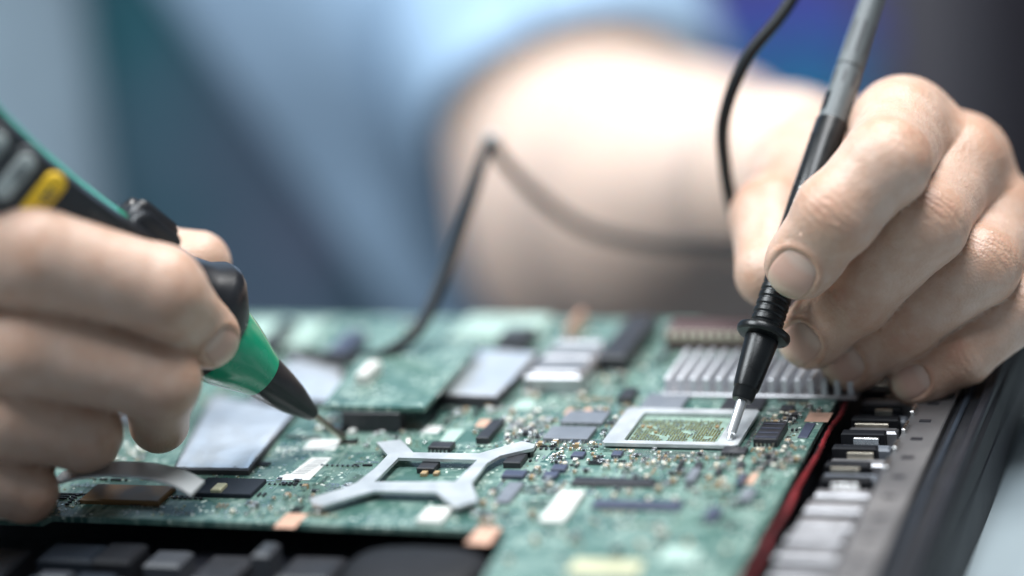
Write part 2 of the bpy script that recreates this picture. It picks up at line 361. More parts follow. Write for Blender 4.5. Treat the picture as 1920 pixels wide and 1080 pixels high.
bm = bmesh.new(); bmesh.ops.create_icosphere(bm, subdivisions=3, radius=1.0)
for v in bm.verts:
    p = v.co; v.co = Vector((-51 + (math.copysign(abs(p.x)**0.6, p.x))*15.5, -68 + math.copysign(abs(p.y)**0.6, p.y)*11.5, -4.6 + math.copysign(abs(p.z)**0.7, p.z)*4.6))
from_bm('rubber_bumper', bm, 'black', LAP, smooth=True, sharp=None)
# red and black lead along the board's right edge
t = thing('wire_pair', 'twisted red wire lying in the gap along the board edge', 'wire', (19.5, 0, -3))
pts = [(19.6+0.25*math.sin(i*1.7), -150+i*7.6, -1.2+0.2*math.cos(i*2.3)) for i in range(30)]
tube('red_lead', pts, 0.6, 'red', t, n=10, sub=5, rf=lambda u: 0.6*(1+0.25*math.sin(u*520)))
tube('dark_lead', [(p[0]-1.1, p[1], p[2]-1.5) for p in pts], 0.7, 'rubber', t, n=8, sub=4)

# ------------------------------------------------------------------ motherboard
BOARD = thing('motherboard', 'green laptop circuit board crowded with chips under both probes', 'circuit board', (-60, 0, -1.3))
outline = [(-198,-54),(-142,-54),(-141,-51.2),(-36,-51.2),(-35,-56),(-33,-74),(-30,-98),(17.6,-98),(17.8,62),(12,62.4),(12,74),(-28,74),(-28,88),(-198,88)]
holes = []
plate('circuit_board', outline, holes, -1.3, 0.0, 'pcb', BOARD)
def chip(r, h, m='chip', c=0.12, pins=None, name='chip', pitch=0.9, z0=0.06, **k):
    x0, y0, x1, y1 = r
    o = box(name, (x0, y0, z0, x1, y1, z0+h), m, BOARD, c, **k)
    if min(x1-x0, y1-y0) > 3.2 and name == 'chip':
        lathe('pin_mark', (x0+.9, y0+.9, z0+h-.005), (0,0,1), [(0,.32),(.02,.30)], 'print', o, n=10)
    if pins:
        b = MB()
        if 'f' in pins or 'b' in pins:
            n = max(2, int((x1-x0-0.6)/pitch))
            for i in range(n):
                x = x0 + 0.4 + (x1-x0-0.8)*(i+0.5)/n
                if 'f' in pins: b.box(x-pitch*.25, y0-0.95, 0.02, x+pitch*.25, y0-0.02, 0.16); b.box(x-pitch*.22, y0-0.5, 0.16, x+pitch*.22, y0-0.02, h*0.55)
                if 'b' in pins: b.box(x-pitch*.25, y1+0.02, 0.02, x+pitch*.25, y1+0.95, 0.16)
        if 'l' in pins or 'r' in pins:
            n = max(2, int((y1-y0-0.6)/pitch))
            for i in range(n):
                y = y0 + 0.4 + (y1-y0-0.8)*(i+0.5)/n
                if 'l' in pins: b.box(x0-0.95, y-pitch*.25, 0.02, x0-0.02, y+pitch*.25, 0.16)
                if 'r' in pins: b.box(x1+0.02, y-pitch*.25, 0.02, x1+0.95, y+pitch*.25, 0.16)
        b.build('pin_row', 'tin', o)
    return o
OCC = []                                                    # footprints already taken
def occ(r, g=0.5): OCC.append((r[0]-g, r[1]-g, r[2]+g, r[3]+g)); return r
# processor retaining frame, its bare substrate and the pads inside it
fo = [(-27.51,-5.14), (2.91,-5.91), (4.25,16.99), (-26.81,16.43)]
fx0, fx1 = -28.6, 2.4; fy0, fy1 = -2.6, 20.2
occ((fx0, fy0, fx1, fy1), 0.6)
def rrect(x0, y0, x1, y1, c): return [(x0+c,y0),(x1-c,y0),(x1,y0+c),(x1,y1-c),(x1-c,y1),(x0+c,y1),(x0,y1-c),(x0,y0+c)]
ring = plate('retaining_frame', rrect(fx0, fy0, fx1, fy1, 0.7), [rrect(fx0+4.6, fy0+1.9, fx1-5.0, fy1-3.0, 0.5)], 0.55, 1.35, 'bracket', BOARD)
for x, y in ((fx0+1.2, fy0+1.0), (fx1-1.3, fy0+1.0), (fx1-1.4, fy1-1.3), (fx0+1.3, fy1-1.4)):
    lathe('frame_rivet', (x, y, 1.34), (0,0,1), [(0,0.7),(0.25,0.65),(0.4,0.4)], 'tin', ring, n=12)
sub = box('substrate', (fx0+4.8, fy0+2.1, 0.03, fx1-5.2, fy1-3.2, 0.5), 'package', BOARD, 0.05)
rnd = random.Random(11); b = MB(); b2 = MB(); b3 = MB()
for i in range(30):
    for j in range(22):
        x = fx0+5.6+i*0.66; y = fy0+2.7+j*0.66
        if x > fx1-5.7 or y > fy1-3.6: continue
        q = rnd.random(); g = noise.noise((x*.35, y*.35, 2.0))
        if g + q*0.25 > -0.12:
            (b if q < .8 else b2).box(x-.2, y-.2, 0.5, x+.2, y+.2, 0.5+(0.16 if q < .8 else 0.42))
        elif q > .9: b3.box(x-.35, y-.22, 0.5, x+.35, y+.22, 0.95)
for mb, m, n in ((b, 'gold', 'contact_pads'), (b2, 'tin', 'solder_balls'), (b3, 'ceramic', 'package_capacitors')):
    mb.build(n, m, sub, kind='stuff')
# the X shaped cooler bracket
outer = [(-83.25,-42.07), (-78.08,-36.09), (-75.94,-32.48), (-74.76,-23.43), (-74.70,-15.55), (-80.19,-7.82), (-75.10,-5.81), (-69.30,-13.55), (-53.89,-13.26), (-46.44,-5.15), (-42.64,-6.93), (-42.43,-9.25), (-48.59,-14.25), (-50.19,-18.92), (-49.93,-30.68), (-45.26,-40.52), (-48.77,-44.40), (-52.74,-40.46), (-55.95,-36.70), (-70.14,-36.78), (-73.22,-39.80), (-78.51,-46.01), (-81.25,-45.30)]
inner = [(-71.63,-17.01), (-53.00,-17.14), (-53.83,-30.33), (-72.04,-31.58)]
xb = plate('cooler_bracket', outer, [inner], 1.55, 2.3, 'bracket', BOARD, label='white X shaped bracket around a square window')
for p in ((-77.29,-7.98), (-45.07,-6.75), (-48.78,-40.78), (-80.01,-42.76)):
    lathe('bracket_screw', (p[0], p[1], 0.0), (0,0,1), [(0,1.1),(2.35,1.1),(2.36,1.5),(2.9,1.45),(3.1,1.1),(3.1,0.5),(2.8,0.4)], 'needle', xb, n=14)
for poly in (outer,):
    occ((min(p[0] for p in poly)+6, min(p[1] for p in poly), max(p[0] for p in poly)-4, max(p[1] for p in poly)), 0.0)
chip((-66.23,-20.54,-62.13,-16.37), 1.3, name='chip'); chip((-64.83,-22.38,-63.42,-20.67), 0.8, 'ceramic', name='capacitor'); chip((-62.01,-21.87,-60.84,-20.18), 0.7, 'ceramic', name='capacitor')
# chips seen in the sharp band and behind it: (footprint, height, material, pins)
for r, h, m, pins in (
    ((-68.09,-7.48,-62.69,-3.78), 1.3, 'chip', 'f'), ((-58.48,-1.83,-55.46,10.76), 1.6, 'chip', None),
    ((-43.33,0.42,-32.73,8.20), 1.0, 'chip_grey', 'f'), ((-42.46,11.12,-32.36,18.69), 0.9, 'chip_grey', 'f'),
    ((-45.69,-9.08,-43.31,-4.62), 1.5, 'chip', None), ((-47.49,-16.06,-43.48,-10.59), 1.4, 'chip', None),
    ((-45.89,-22.69,-40.85,-19.16), 0.9, 'chip_blue', None), ((-43.01,-37.07,-39.56,-25.72), 0.7, 'chip_grey', None),
    ((5.35,0.32,10.78,11.32), 1.9, 'chip', 'fb'), ((-33.85,-9.65,-30.96,-6.84), 0.8, 'chip_blue', 'f'), ((-24.86,-8.43,-22.58,-5.99), 0.8, 'chip_blue', 'f'),
    ((-0.53,-5.92,4.87,-2.33), 1.0, 'chip', 'f'), ((-26.48,21.47,-16.59,31.67), 0.8, 'chip_grey', None), ((-32.88,26.17,-29.53,32.90), 1.6, 'chip', 'f'),
    ((-7.43,22.09,2.11,29.67), 0.9, 'chip', None), ((-36.00,-18.20,-32.75,-15.09), 0.9, 'chip_blue', None), ((-36.69,-22.37,-33.47,-19.30), 0.9, 'chip_blue', None),
    ((-4.22,-23.87,-2.18,-16.88), 1.5, 'chip_grey', None), ((7.23,-24.91,8.50,-19.28), 1.6, 'chip_blue', None), ((9.47,-32.58,12.19,-26.38), 1.0, 'chip_grey', None),
    ((4.69,-44.08,7.56,-38.05), 1.3, 'chip_blue', None), ((-8.18,-14.76,-7.32,-11.51), 1.2, 'chip', None), ((-4.66,-14.52,-2.93,-11.86), 0.9, 'chip', None),
    ((6.58,21.76,9.65,24.72), 1.0, 'chip', 'f'), ((13.94,6.13,16.25,15.36), 0.25, 'chip_blue', None), ((-64.96,15.20,-64.39,19.90), 0.9, 'chip', None),
    ((-113.11,-37.87,-99.02,-28.58), 1.0, 'slate', None), ((0.91,-17.93,2.18,-15.33), 0.9, 'chip', None), ((4.53,-13.28,6.05,-10.64), 0.8, 'chip', None),
    ((-156.53,4.14,-144.98,15.81), 1.0, 'chip_grey', None)):
    chip(occ(r), h, m, pins=pins)
x0, y0, x1, y1 = (5.35,0.32,10.78,11.32)
for i in range(4): box('moulding_groove', (x0+0.4, y0+0.9+i*(y1-y0-1.6)/3.4, 1.965, x1-0.4, y0+1.25+i*(y1-y0-1.6)/3.4, 2.08), 'chip_blue', BOARD, 0.03)
# connectors
for r, h, m, nm in (((-29.20,-25.62,-10.88,-21.86), 0.9, 'chip', 'slot_connector'), ((-20.99,-38.43,-1.84,-34.32), 0.9, 'chip_blue', 'slot_connector'),
                    ((-30.01,-46.81,-24.51,-30.23), 1.0, 'white', 'connector'), ((-56.38,-49.47,-50.57,-41.87), 1.2, 'white', 'connector'), ((-16.63,-72.54,-2.00,-65.33), 0.6, 'yellow', 'connector'),
                    ((0.16,-65.14,8.15,-57.35), 0.4, 'mint', 'connector'), ((-108.63,-37.55,-106.21,-33.57), 1.9, 'yellow', 'capacitor')):
    o = box(nm, (r[0], r[1], 0.06, r[2], r[3], h), m, BOARD, 0.25); occ(r)
    if nm == 'slot_connector':
        box('slot_mouth', (r[0]+1.2, r[1]+0.5, h+0.01, r[2]-1.2, r[1]+0.9, h+0.05), 'chip', o, 0)
        b = MB()
        for i in range(40):
            x = r[0]+1+(r[2]-r[0]-2)*i/39; b.box(x-.12, r[3]+.02, 0.05, x+.12, r[3]+1.1, 0.3)
        b.build('pin_row', 'tin', o)
# bare pads, labels and printed areas
for r, m, nm in (((-87.33,-53.69,-82.44,-45.50), 'copper', 'copper_pad'), ((-42.34,-58.76,-37.08,-49.70), 'copper', 'copper_pad'), ((-62.40,8.98,-59.77,13.70), 'copper', 'copper_pad'),
                 ((-43.74,18.10,-42.43,22.46), 'copper', 'copper_pad'), ((-39.69,18.31,-37.85,22.69), 'copper', 'copper_pad'), ((13.32,16.57,18.73,22.38), 'copper', 'copper_pad'),
                 ((8.60,-21.75,10.20,-15.43), 'copper', 'copper_pad'),
                 ((-74.16,4.47,-69.94,8.91), 'label', 'paper_label'), ((-67.72,-4.08,-64.13,7.13), 'mint', 'bare_patch'),
                 ((-98.79,-7.67,-90.94,-1.36), 'label', 'paper_label'), ((-57.11,21.00,-52.63,27.77), 'mint', 'bare_patch')):
    box(nm, (*r[:2], 0.012, *r[2:], 0.14), m, BOARD, 0.03); occ(r, 0.2)
p = [(-97.79,-25.58), (-96.54,-22.89), (-95.54,-22.83), (-94.42,-12.82), (-89.59,-12.51), (-89.67,-26.32), (-97.28,-26.84)]
lab = plate('barcode_label', p, [], 0.012, 0.13, 'label', BOARD)
a, c_ = Vector((-93.66,-22.70)), Vector((-91.50,-13.97))
for i in range(9):
    q = a.lerp(c_, i/8); box('barcode_bar', (q.x-1.5, q.y-0.22-(i%3)*.1, 0.135, q.x+1.6, q.y+0.22, 0.15), 'print', lab, 0)
def text(name, s, p, size, m, parent, rz=0.0, z=0.02):
    cu = bpy.data.curves.new(name, 'FONT'); cu.body = s; cu.size = size*S; cu.extrude = 0.00002
    to = bpy.data.objects.new('tmp', cu); COL.objects.link(to)
    dg = bpy.context.evaluated_depsgraph_get(); me = bpy.data.meshes.new_from_object(to.evaluated_get(dg)); bpy.data.objects.remove(to)
    me.materials.clear(); me.materials.append(MT[m])
    o = bpy.data.objects.new(name, me); COL.objects.link(o); o.parent = parent
    o.location = (Vector((p[0], p[1], z)) - ORG[parent.name])*S; o.rotation_euler = (0, 0, rz)
    return reg(o, ORG[parent.name])
text('silk_print', 'GP', (-105.08,-9.76), 4.2, 'silk', BOARD)
# small metal clip where the green pen touches, with its neighbours
tp = (-89.79,-3.01)
cl = box('spring_clip', (tp[0]-1.6, tp[1]-0.9, 0.05, tp[0]+3.0, tp[1]+0.9, 0.35), 'needle', BOARD, 0.05)
obj('clip_tongue', [(tp[0]-1.2,tp[1]-.6,0.36),(tp[0]+2.9,tp[1]-.6,0.5),(tp[0]+3.4,tp[1]-.6,1.7),(tp[0]+2.2,tp[1]-.6,0.9),(tp[0]-1.2,tp[1]-.6,0.62),
                    (tp[0]-1.2,tp[1]+.6,0.36),(tp[0]+2.9,tp[1]+.6,0.5),(tp[0]+3.4,tp[1]+.6,1.7),(tp[0]+2.2,tp[1]+.6,0.9),(tp[0]-1.2,tp[1]+.6,0.62)],
    [(0,1,2,3,4),(9,8,7,6,5),(0,5,6,1),(1,6,7,2),(2,7,8,3),(3,8,9,4),(4,9,5,0)], 'chip', cl)
chip((-93.52,1.97,-92.61,5.19), 1.5); chip((-91.19,2.11,-89.62,5.00), 0.9, 'white', name='capacitor')
# aluminium foil shields stuck to the board
def foil(name, quad, z, seed, label, nu=26, nv=40, edge=True):
    rn = random.Random(seed); A, B_, C_, D_ = [Vector((*q, 0)) for q in quad]; vs = []; fs = []
    def P(u, v): return (A*(1-u)+B_*u)*(1-v)+(D_*(1-u)+C_*u)*v
    for j in range(nv+1):
        for i in range(nu+1):
            p = P(i/nu, j/nv); h = z + 0.42*noise.noise((p.x*.16+seed, p.y*.16, 1)) + 0.2*abs(noise.noise((p.x*.45, p.y*.45, seed)))
            if j == 0 or i == nu or i == 0 or j == nv: h = z-0.15
            vs.append((p.x+0.35*noise.noise((p.y*.5, seed, 0)), p.y+0.3*noise.noise((p.x*.5, 3, seed)), h))
    n = nu+1
    for j in range(nv):
        for i in range(nu): fs.append((j*n+i, j*n+i+1, (j+1)*n+i+1, (j+1)*n+i))
    o = obj(name, vs, fs, 'foil', BOARD, smooth=True, label=label)
    k = 1.06; cc = (A+B_+C_+D_)/4
    if edge: plate('foil_pad', [tuple((cc+(q-cc)*k).xy) for q in (A, B_, C_, D_)], [], 0.01, z-0.28, 'foil_edge', o)
    return o
F1 = [(-123.08,-23.69), (-105.71,-23.22), (-109.09,14.10), (-133.98,23.32)]
foil('foil_shield', F1, 1.5, 2, 'silver foil rectangle with a black edge left of the pen tip')
F2 = [(-76.22,23.35), (-61.13,21.86), (-60.13,53.11), (-76.10,55.75)]
foil('foil_shield', F2, 3.0, 7, 'blurred silver foil in the middle of the far side')
F3 = [(-123.46,21.88), (-99.59,20.76), (-111.12,51.31), (-124.50,56.16)]
foil('foil_shield', F3, 1.5, 9, 'blurred silver foil right of the pen nose')
for Fq in (F1, F2, F3): occ((min(p[0] for p in Fq), min(p[1] for p in Fq), max(p[0] for p in Fq), max(p[1] for p in Fq)), 0.3)
# raised daughter board at the back left with its dark shadow gap
db = plate('daughter_board', [(-97.86,4.75), (-72.52,4.59), (-73.87,52.24), (-102.17,51.37)], [], 5.0, 6.2, 'pcb', BOARD)
for p in ((-96.92,8.26), (-74.56,7.93), (-99.78,50.30), (-77.03,51.03)):
    lathe('standoff', (p[0], p[1]+1.5, 0.0), (0,0,1), [(0,1.6),(5.0,1.6)], 'gold', db, n=12)
box('white_plug', (*(-94.83,19.03,-91.72,29.03)[:2], 6.25, *(-94.83,19.03,-91.72,29.03)[2:], 9.0), 'white', db, 0.4)
box('daughter_connector', (*(-92.96,4.14,-77.94,6.33)[:2], 0.1, *(-92.96,4.14,-78.68,8.44)[2:], 4.9), 'chip', db, 0.2)
occ((-103.92,18.63,-80.10,69.61), 0)
# back of the board, all far out of focus
for r, h, m, nm in (((-57.23,31.99,-43.15,54.73), 4.5, 'steel', 'shield_can'), ((-43.91,46.93,-36.42,78.37), 4.5, 'chip', 'memory_socket'), ((-135.75,54.55,-131.44,73.15), 4.0, 'chip', 'connector'),
                    ((-114.40,48.06,-109.11,64.54), 4.5, 'chip_blue', 'connector'), ((-74.01,61.61,-65.96,71.70), 3.5, 'chip', 'connector'), ((-58.54,70.28,-57.07,84.56), 4.0, 'copper', 'inductor'),
                    ((-147.37,61.20,-125.59,81.09), 1.5, 'mint', 'bare_patch'), ((-89.25,69.33,-66.28,86.90), 1.5, 'mint', 'bare_patch')):
    box(nm, (r[0], r[1], 0.05, r[2], r[3], h), m, BOARD, 0.6)
r = (-57.23,31.99,-43.15,54.73)
for i in range(5): box('can_louvre', (r[0]+1.2, r[1]+2+i*5.2, 4.52, r[2]-1.2, r[1]+4.6+i*5.2, 5.1), 'chip_grey' if i % 2 else 'steel', BOARD, 0.3)
# comb of heat sink fins behind the right probe
fins = thing('heat_sink', 'blurred row of pale fins behind the black probe', 'heat sink', (-8, 50, 0.1))
fa, fb = Vector((-20.90,23.91)), Vector((24.06,26.01))
b0, b1 = Vector((-23.69,31.34)), Vector((22.47,33.51))
box('fin_base', (b0.x, b0.y-0.5, 0.1, b1.x, b0.y+22, 1.0), 'steel', fins, 0.3)
for i in range(15):
    x = b0.x + 1.0 + i*(b1.x-b0.x-3)/14
    box('fin', (x, b0.y, 1.05, x+1.3, b0.y+21, 4.8), 'steel_pale', fins, 0.3)
t = thing('side_card', 'blurred brown strip behind the pale fins', 'card', (-10, 75, 0.1))
r = (-30.83,63.08,-9.87,71.78)
box('card_body', (r[0], r[1], 0.1, r[2], r[3], 5.5), 'card', t, 0.3)
for i in range(9): box('card_contact', (r[0]+1+i*2.2, r[1]-0.4, 3.4, r[0]+2.4+i*2.2, r[1]-0.02, 5.2), 'cream', t, 0.1)
occ((b0.x, b0.y, b1.x, 90), 0)
# curved ribbon cable and tape in front of the left hand
t = thing('ribbon_cable', 'arched silver ribbon cable at the front left of the board', 'cable', (-150, -35, 0.1))
ra = [(-140.12,-52.55,7.23), (-131.47,-51.19,9.05), (-120.65,-49.73,8.89), (-112.09,-49.54,7.19), (-107.07,-50.64,5.29)]
C = catmull(ra, 12); vs = []; fs = []
for i, c in enumerate(C):
    for dy, dz in ((0, 0), (7.5, 0.3), (7.5, 0.9), (0, 0.6)): vs.append((c.x, c.y+dy, c.z+dz))
for i in range(len(C)-1):
    for j in range(4): fs.append((i*4+j, i*4+(j+1) % 4, i*4+4+(j+1) % 4, i*4+4+j))
fs += [(3,2,1,0), tuple(len(vs)-4+j for j in range(4))]
obj('ribbon', vs, fs, 'ribbon', t, smooth=True, sharp=40)
r = (-137.69,-43.78,-118.50,-34.44)
box('tape', (r[0], r[1], 0.05, r[2], r[3], 1.2), 'kapton', t, 0.3)
# ---- small surface mounted parts: shared meshes, one object each for those nearest the sharp band
rnd = random.Random(21)
def smd_mesh(name, l, w, h, body, end):
    b = MB(); b.box(-l*.27, -w/2, 0, l*.27, w/2, h, 0.05); n1 = len(b.f)
    b.box(-l/2, -w*.52, 0, -l*.272, w*.52, h*1.04, 0.04); b.box(l*.272, -w*.52, 0, l/2, w*.52, h*1.04, 0.04)
    me = bpy.data.meshes.new(name); me.from_pydata([tuple(Vector(v)*S) for v in b.v], [], b.f)
    me.materials.append(MT[body]); me.materials.append(MT[end])
    for i, p in enumerate(me.polygons): p.material_index = 0 if i < n1 else 1
    return me
SM = {'resistor': [smd_mesh('resistor', 1.2, .62, .4, 'chip', 'tin'), smd_mesh('resistor_large', 1.9, 1.0, .5, 'chip', 'tin')],
      'capacitor': [smd_mesh('capacitor', 1.2, .65, .62, 'ceramic', 'tin'), smd_mesh('capacitor_large', 2.0, 1.2, 1.0, 'ceramic', 'tin'), smd_mesh('capacitor_pale', 1.5, .9, .8, 'cream', 'tin')],
      'diode': [smd_mesh('diode', 1.7, .9, .8, 'chip', 'tin'), smd_mesh('diode_large', 2.6, 1.5, 1.1, 'chip', 'tin')]}
def free(x, y, g=0.9): return all(not (a-g < x < c+g and b-g < y < d+g) for a, b, c, d in OCC) and not (x < -33 and y < -49)
cells = set(); nsmd = 0
def put(x, y, rz, kind, mi):
    global nsmd
    o = bpy.data.objects.new(kind, SM[kind][mi]); COL.objects.link(o); o.parent = BOARD
    o.location = (Vector((x, y, 0.05)) - ORG[BOARD.name])*S; o.rotation_euler = (0, 0, rz); nsmd += 1
def scatter(n, x0, y0, x1, y1, big=0.2):
    for _ in range(n*4):
        if n <= 0: break
        x = round(rnd.uniform(x0, x1)/0.35)*0.35; y = round(rnd.uniform(y0, y1)/0.35)*0.35
        k = (round(x/1.7), round(y/1.5))
        if k in cells or not free(x, y): continue
        cells.add(k); q = rnd.random(); kind = 'resistor' if q < .36 else ('capacitor' if q < .86 else 'diode')
        put(x, y, rnd.choice((0, math.pi/2)), kind, rnd.randrange(len(SM[kind])) if rnd.random() < big*2 else 0); n -= 1
scatter(90, -48, -13, 15, -1, .3); scatter(60, -60, -2, -29, 16, .3); scatter(45, 3.5, -14, 17, 24, .35)
scatter(50, -52, -36, 15, -13, .6); scatter(26, -70, 14, -30, 38, .6); scatter(24, -34, -70, 14, -38, .9)
scatter(34, -150, -22, -128, 16, .3); scatter(10, -86, -6, -60, 6, .3); scatter(26, -100, -48, -40, -26, .7); scatter(20, -75, 40, 10, 60, .9)
scatter(16, -100, 2, -76, 18, .4); scatter(40, -125, 40, -20, 84, 1.0)
# rows of solder joints, vias and test pads: far too many to count
b = MB(); b2 = MB(); b3 = MB()
def rowpads(x0, y0, x1, y1, n, sx, sy, mb):
    for i in range(n):
        u = i/(n-1); x = x0+(x1-x0)*u; y = y0+(y1-y0)*u; mb.box(x-sx, y-sy, 0.004, x+sx, y+sy, 0.09)
for k in range(3): rowpads(fx0+3+k*.2, fy0-1.3-k*1.25, fx1-3, fy0-1.3-k*1.25, 42, .2, .38, b)
rowpads(fx1+1.2, fy0+1, fx1+1.2, fy1-1, 34, .4, .17, b); rowpads(fx0-1.2, fy0+1, fx0-1.2, fy1-1, 30, .4, .17, b)
for k in range(2): rowpads(-46, -2.2-k*1.4, -30, -2.2-k*1.4, 26, .18, .4, b)
rowpads(-52, -8, -50, 6, 20, .4, .17, b); rowpads(-20, -13.5, 6, -13.5, 40, .18, .4, b); rowpads(-45, -18, -45, -30, 22, .45, .18, b)
tr = MB()
def strip(p, q, w):
    p, q = Vector(p), Vector(q); d = (q-p).normalized(); n_ = Vector((-d.y, d.x))*w
    v = [p-n_, q-n_, q+n_, p+n_]; tr.add([(a.x, a.y, 0.003) for a in v]+[(a.x, a.y, 0.016) for a in v], [(4,5,6,7),(0,1,5,4),(1,2,6,5),(2,3,7,6),(3,0,4,7)])
for _ in range(210):
    x = rnd.uniform(-150, 15); y = rnd.uniform(-50, 62); n = rnd.randrange(3, 11); pit = rnd.choice((.42, .5, .62)); h = rnd.random() < .5
    l1, l2, l3 = rnd.uniform(3, 12), rnd.uniform(1, 4), rnd.uniform(2, 10); sg = rnd.choice((-1, 1))
    if not (free(x, y, 0) and free(x+(l1 if h else 0), y+(0 if h else l1), 0)): continue
    for k in range(n):
        o_ = k*pit; a = Vector((x, y+o_)) if h else Vector((x+o_, y)); u = Vector((1, 0)) if h else Vector((0, 1)); w_ = Vector((0, 1)) if h else Vector((1, 0))
        b_ = a+u*(l1-sg*o_*.4); c_ = b_+(u+w_*sg)*l2*.7; e_ = c_+u*l3
        if e_.x > 17.3 or e_.y > 86 or a.x < -190: continue
        strip(a, b_, .11); strip(b_, c_, .11); strip(c_, e_, .11)
tr.build('copper_traces', 'trace', BOARD, kind='stuff')
cb = MB(); ce = MB(); cc_ = MB(); ck = MB()
for _ in range(520):                                        # tidy groups of tiny parts and fan-out pads
    x = rnd.uniform(-150, 14); y = rnd.uniform(-48, 58)
    if rnd.random() > (0.95 if -55 < x and -30 < y < 25 else 0.5): continue
    nx, ny = rnd.choice(((5,1),(8,1),(1,5),(3,2),(12,1),(2,4),(6,2),(10,2))); px_, py_ = rnd.choice(((.95,1.3),(.7,1.2),(1.25,.85))); q = rnd.random(); rot = rnd.random() < .5
    for i in range(nx):
        for j in range(ny):
            cx, cy = x+i*px_, y+j*py_
            if cx > 16.8 or cy > 60 or not free(cx, cy, .25): continue
            k_ = (round(cx/.9), round(cy/.9), 'c')
            if k_ in cells: continue
            cells.add(k_); l, w_ = (.42, .24) if rot else (.24, .42)
            if q < .35: cb.box(cx-l, cy-w_, 0.02, cx+l, cy+w_, .16)
            elif q < .75:
                ce.box(cx-l, cy-w_, 0.02, cx+l, cy+w_, .30); m_ = (cc_ if q < .58 else ck)
                if rot: m_.box(cx-l*.5, cy-w_*1.03, 0.03, cx+l*.5, cy+w_*1.03, .345)
                else: m_.box(cx-l*1.03, cy-w_*.5, 0.03, cx+l*1.03, cy+w_*.5, .345)
            else: ck.box(cx-l, cy-w_, 0.02, cx+l, cy+w_, .42)
cb.build('fan_out_pads', 'tin', BOARD, kind='stuff'); ce.build('part_terminals', 'tin', BOARD, kind='stuff')
cc_.build('tiny_capacitors', 'ceramic', BOARD, kind='stuff'); ck.build('tiny_resistors', 'chip', BOARD, kind='stuff')
for _ in range(5200):
    x = rnd.uniform(-150, 16.5); y = rnd.uniform(-50, 60); g = noise.noise((x*.05, y*.07, 4.0))
    if g < -0.05 and rnd.random() < .8 or not free(x, y, .3): continue
    s = rnd.uniform(.13, .32); mb = (b, b2, b3)[0 if rnd.random() < .5 else (1 if rnd.random() < .35 else 2)]
    mb.box(x-s, y-s*rnd.uniform(.6, 1.6), 0.004, x+s, y+s*rnd.uniform(.6, 1.6), 0.05+s*.2)
b.build('solder_joints', 'tin', BOARD, kind='stuff'); b2.build('gold_vias', 'gold', BOARD, kind='stuff'); b3.build('silkscreen_marks', 'silk', BOARD, kind='stuff')

# ------------------------------------------------------------------ signed distance bodies for hands and arms
def smin(a, b, k):
    h = np.maximum(k-np.abs(a-b), 0)/k; return np.minimum(a, b)-h*h*k*0.25
def seg(p, a, b, ra, rb, dip=0.0):
    a = np.asarray(a, np.float32); ba = np.asarray(b, np.float32)-a; pa = p-a
    h = np.clip((pa@ba)/max(1e-6, float(ba@ba)), 0, 1); q = pa-h[:, None]*ba
    return np.sqrt(np.einsum('ij,ij->i', q, q)) - (ra+(rb-ra)*h*h*(3-2*h))*(1-dip*np.sin(np.pi*h))
def ball(p, c, r, s=None):
    q = p-np.asarray(c, np.float32)
    if s is not None: q = q/np.asarray(s, np.float32)*min(s)
    return np.sqrt(np.einsum('ij,ij->i', q, q))-r
def polygonise(sdf, lo, hi, h, blk=8):
    lo = np.asarray(lo, np.float32); n = np.ceil((np.asarray(hi)-lo)/h/blk).astype(int)*blk
    nb = n//blk
    ci = np.stack(np.meshgrid(*[np.arange(k) for k in nb], indexing='ij'), -1).reshape(-1, 3)
    cc = lo + (ci+0.5)*blk*h
    d = sdf(cc.astype(np.float32))
    act = np.abs(d) < blk*h*1.15
    F = np.repeat(np.repeat(np.repeat(d.reshape(nb), blk, 0), blk, 1), blk, 2).astype(np.float32)
    loc = np.stack(np.meshgrid(*[np.arange(blk)]*3, indexing='ij'), -1).reshape(-1, 3)
    A = ci[act]
    for s in range(0, len(A), 600):
        idx = (A[s:s+600, None, :]*blk+loc[None]).reshape(-1, 3)
        F[idx[:, 0], idx[:, 1], idx[:, 2]] = sdf((lo+idx*h).astype(np.float32))
    neg = F < 0
    m = np.zeros(np.array(F.shape)-1, np.int8)
    for dx in (0, 1):
        for dy in (0, 1):
            for dz in (0, 1): m += neg[dx:F.shape[0]-1+dx, dy:F.shape[1]-1+dy, dz:F.shape[2]-1+dz]
    cells_ = np.argwhere((m > 0) & (m < 8))
    vid = -np.ones(m.shape, np.int32); vid[tuple(cells_.T)] = np.arange(len(cells_))
    V = (lo+(cells_+0.5)*h).astype(np.float32)
    quads = []
    for ax in range(3):
        sl0 = [slice(None)]*3; sl1 = [slice(None)]*3; sl0[ax] = slice(0, -1); sl1[ax] = slice(1, None)
        a = neg[tuple(sl0)]; c = neg[tuple(sl1)]
        e = np.argwhere(a != c); flip = a[tuple(e.T)]
        u, v = [(1, 2), (2, 0), (0, 1)][ax]
        ok = (e[:, u] > 0) & (e[:, v] > 0) & (e[:, u] < m.shape[u]) & (e[:, v] < m.shape[v]) & (e[:, ax] < m.shape[ax])
        e = e[ok]; flip = flip[ok]
        du = np.zeros(3, int); du[u] = 1; dv = np.zeros(3, int); dv[v] = 1
        q = np.stack([vid[tuple((e-du-dv).T)], vid[tuple((e-dv).T)], vid[tuple(e.T)], vid[tuple((e-du).T)]], 1)
        q[~flip] = q[~flip][:, ::-1]; quads.append(q)
    Q = np.concatenate(quads); Q = Q[(Q >= 0).all(1)]
    for _ in range(3):
        f = sdf(V); g = grad(sdf, V, h*0.4)
        V = V - g*np.clip(f, -h, h)[:, None]
    return V, Q
def grad(sdf, V, e=0.2):
    g = np.zeros_like(V)
    for k in ((1,-1,-1),(-1,-1,1),(-1,1,-1),(1,1,1)):
        k = np.array(k, np.float32); g += k*sdf(V+k*e)[:, None]
    return g/np.maximum(1e-6, np.linalg.norm(g, axis=1))[:, None]
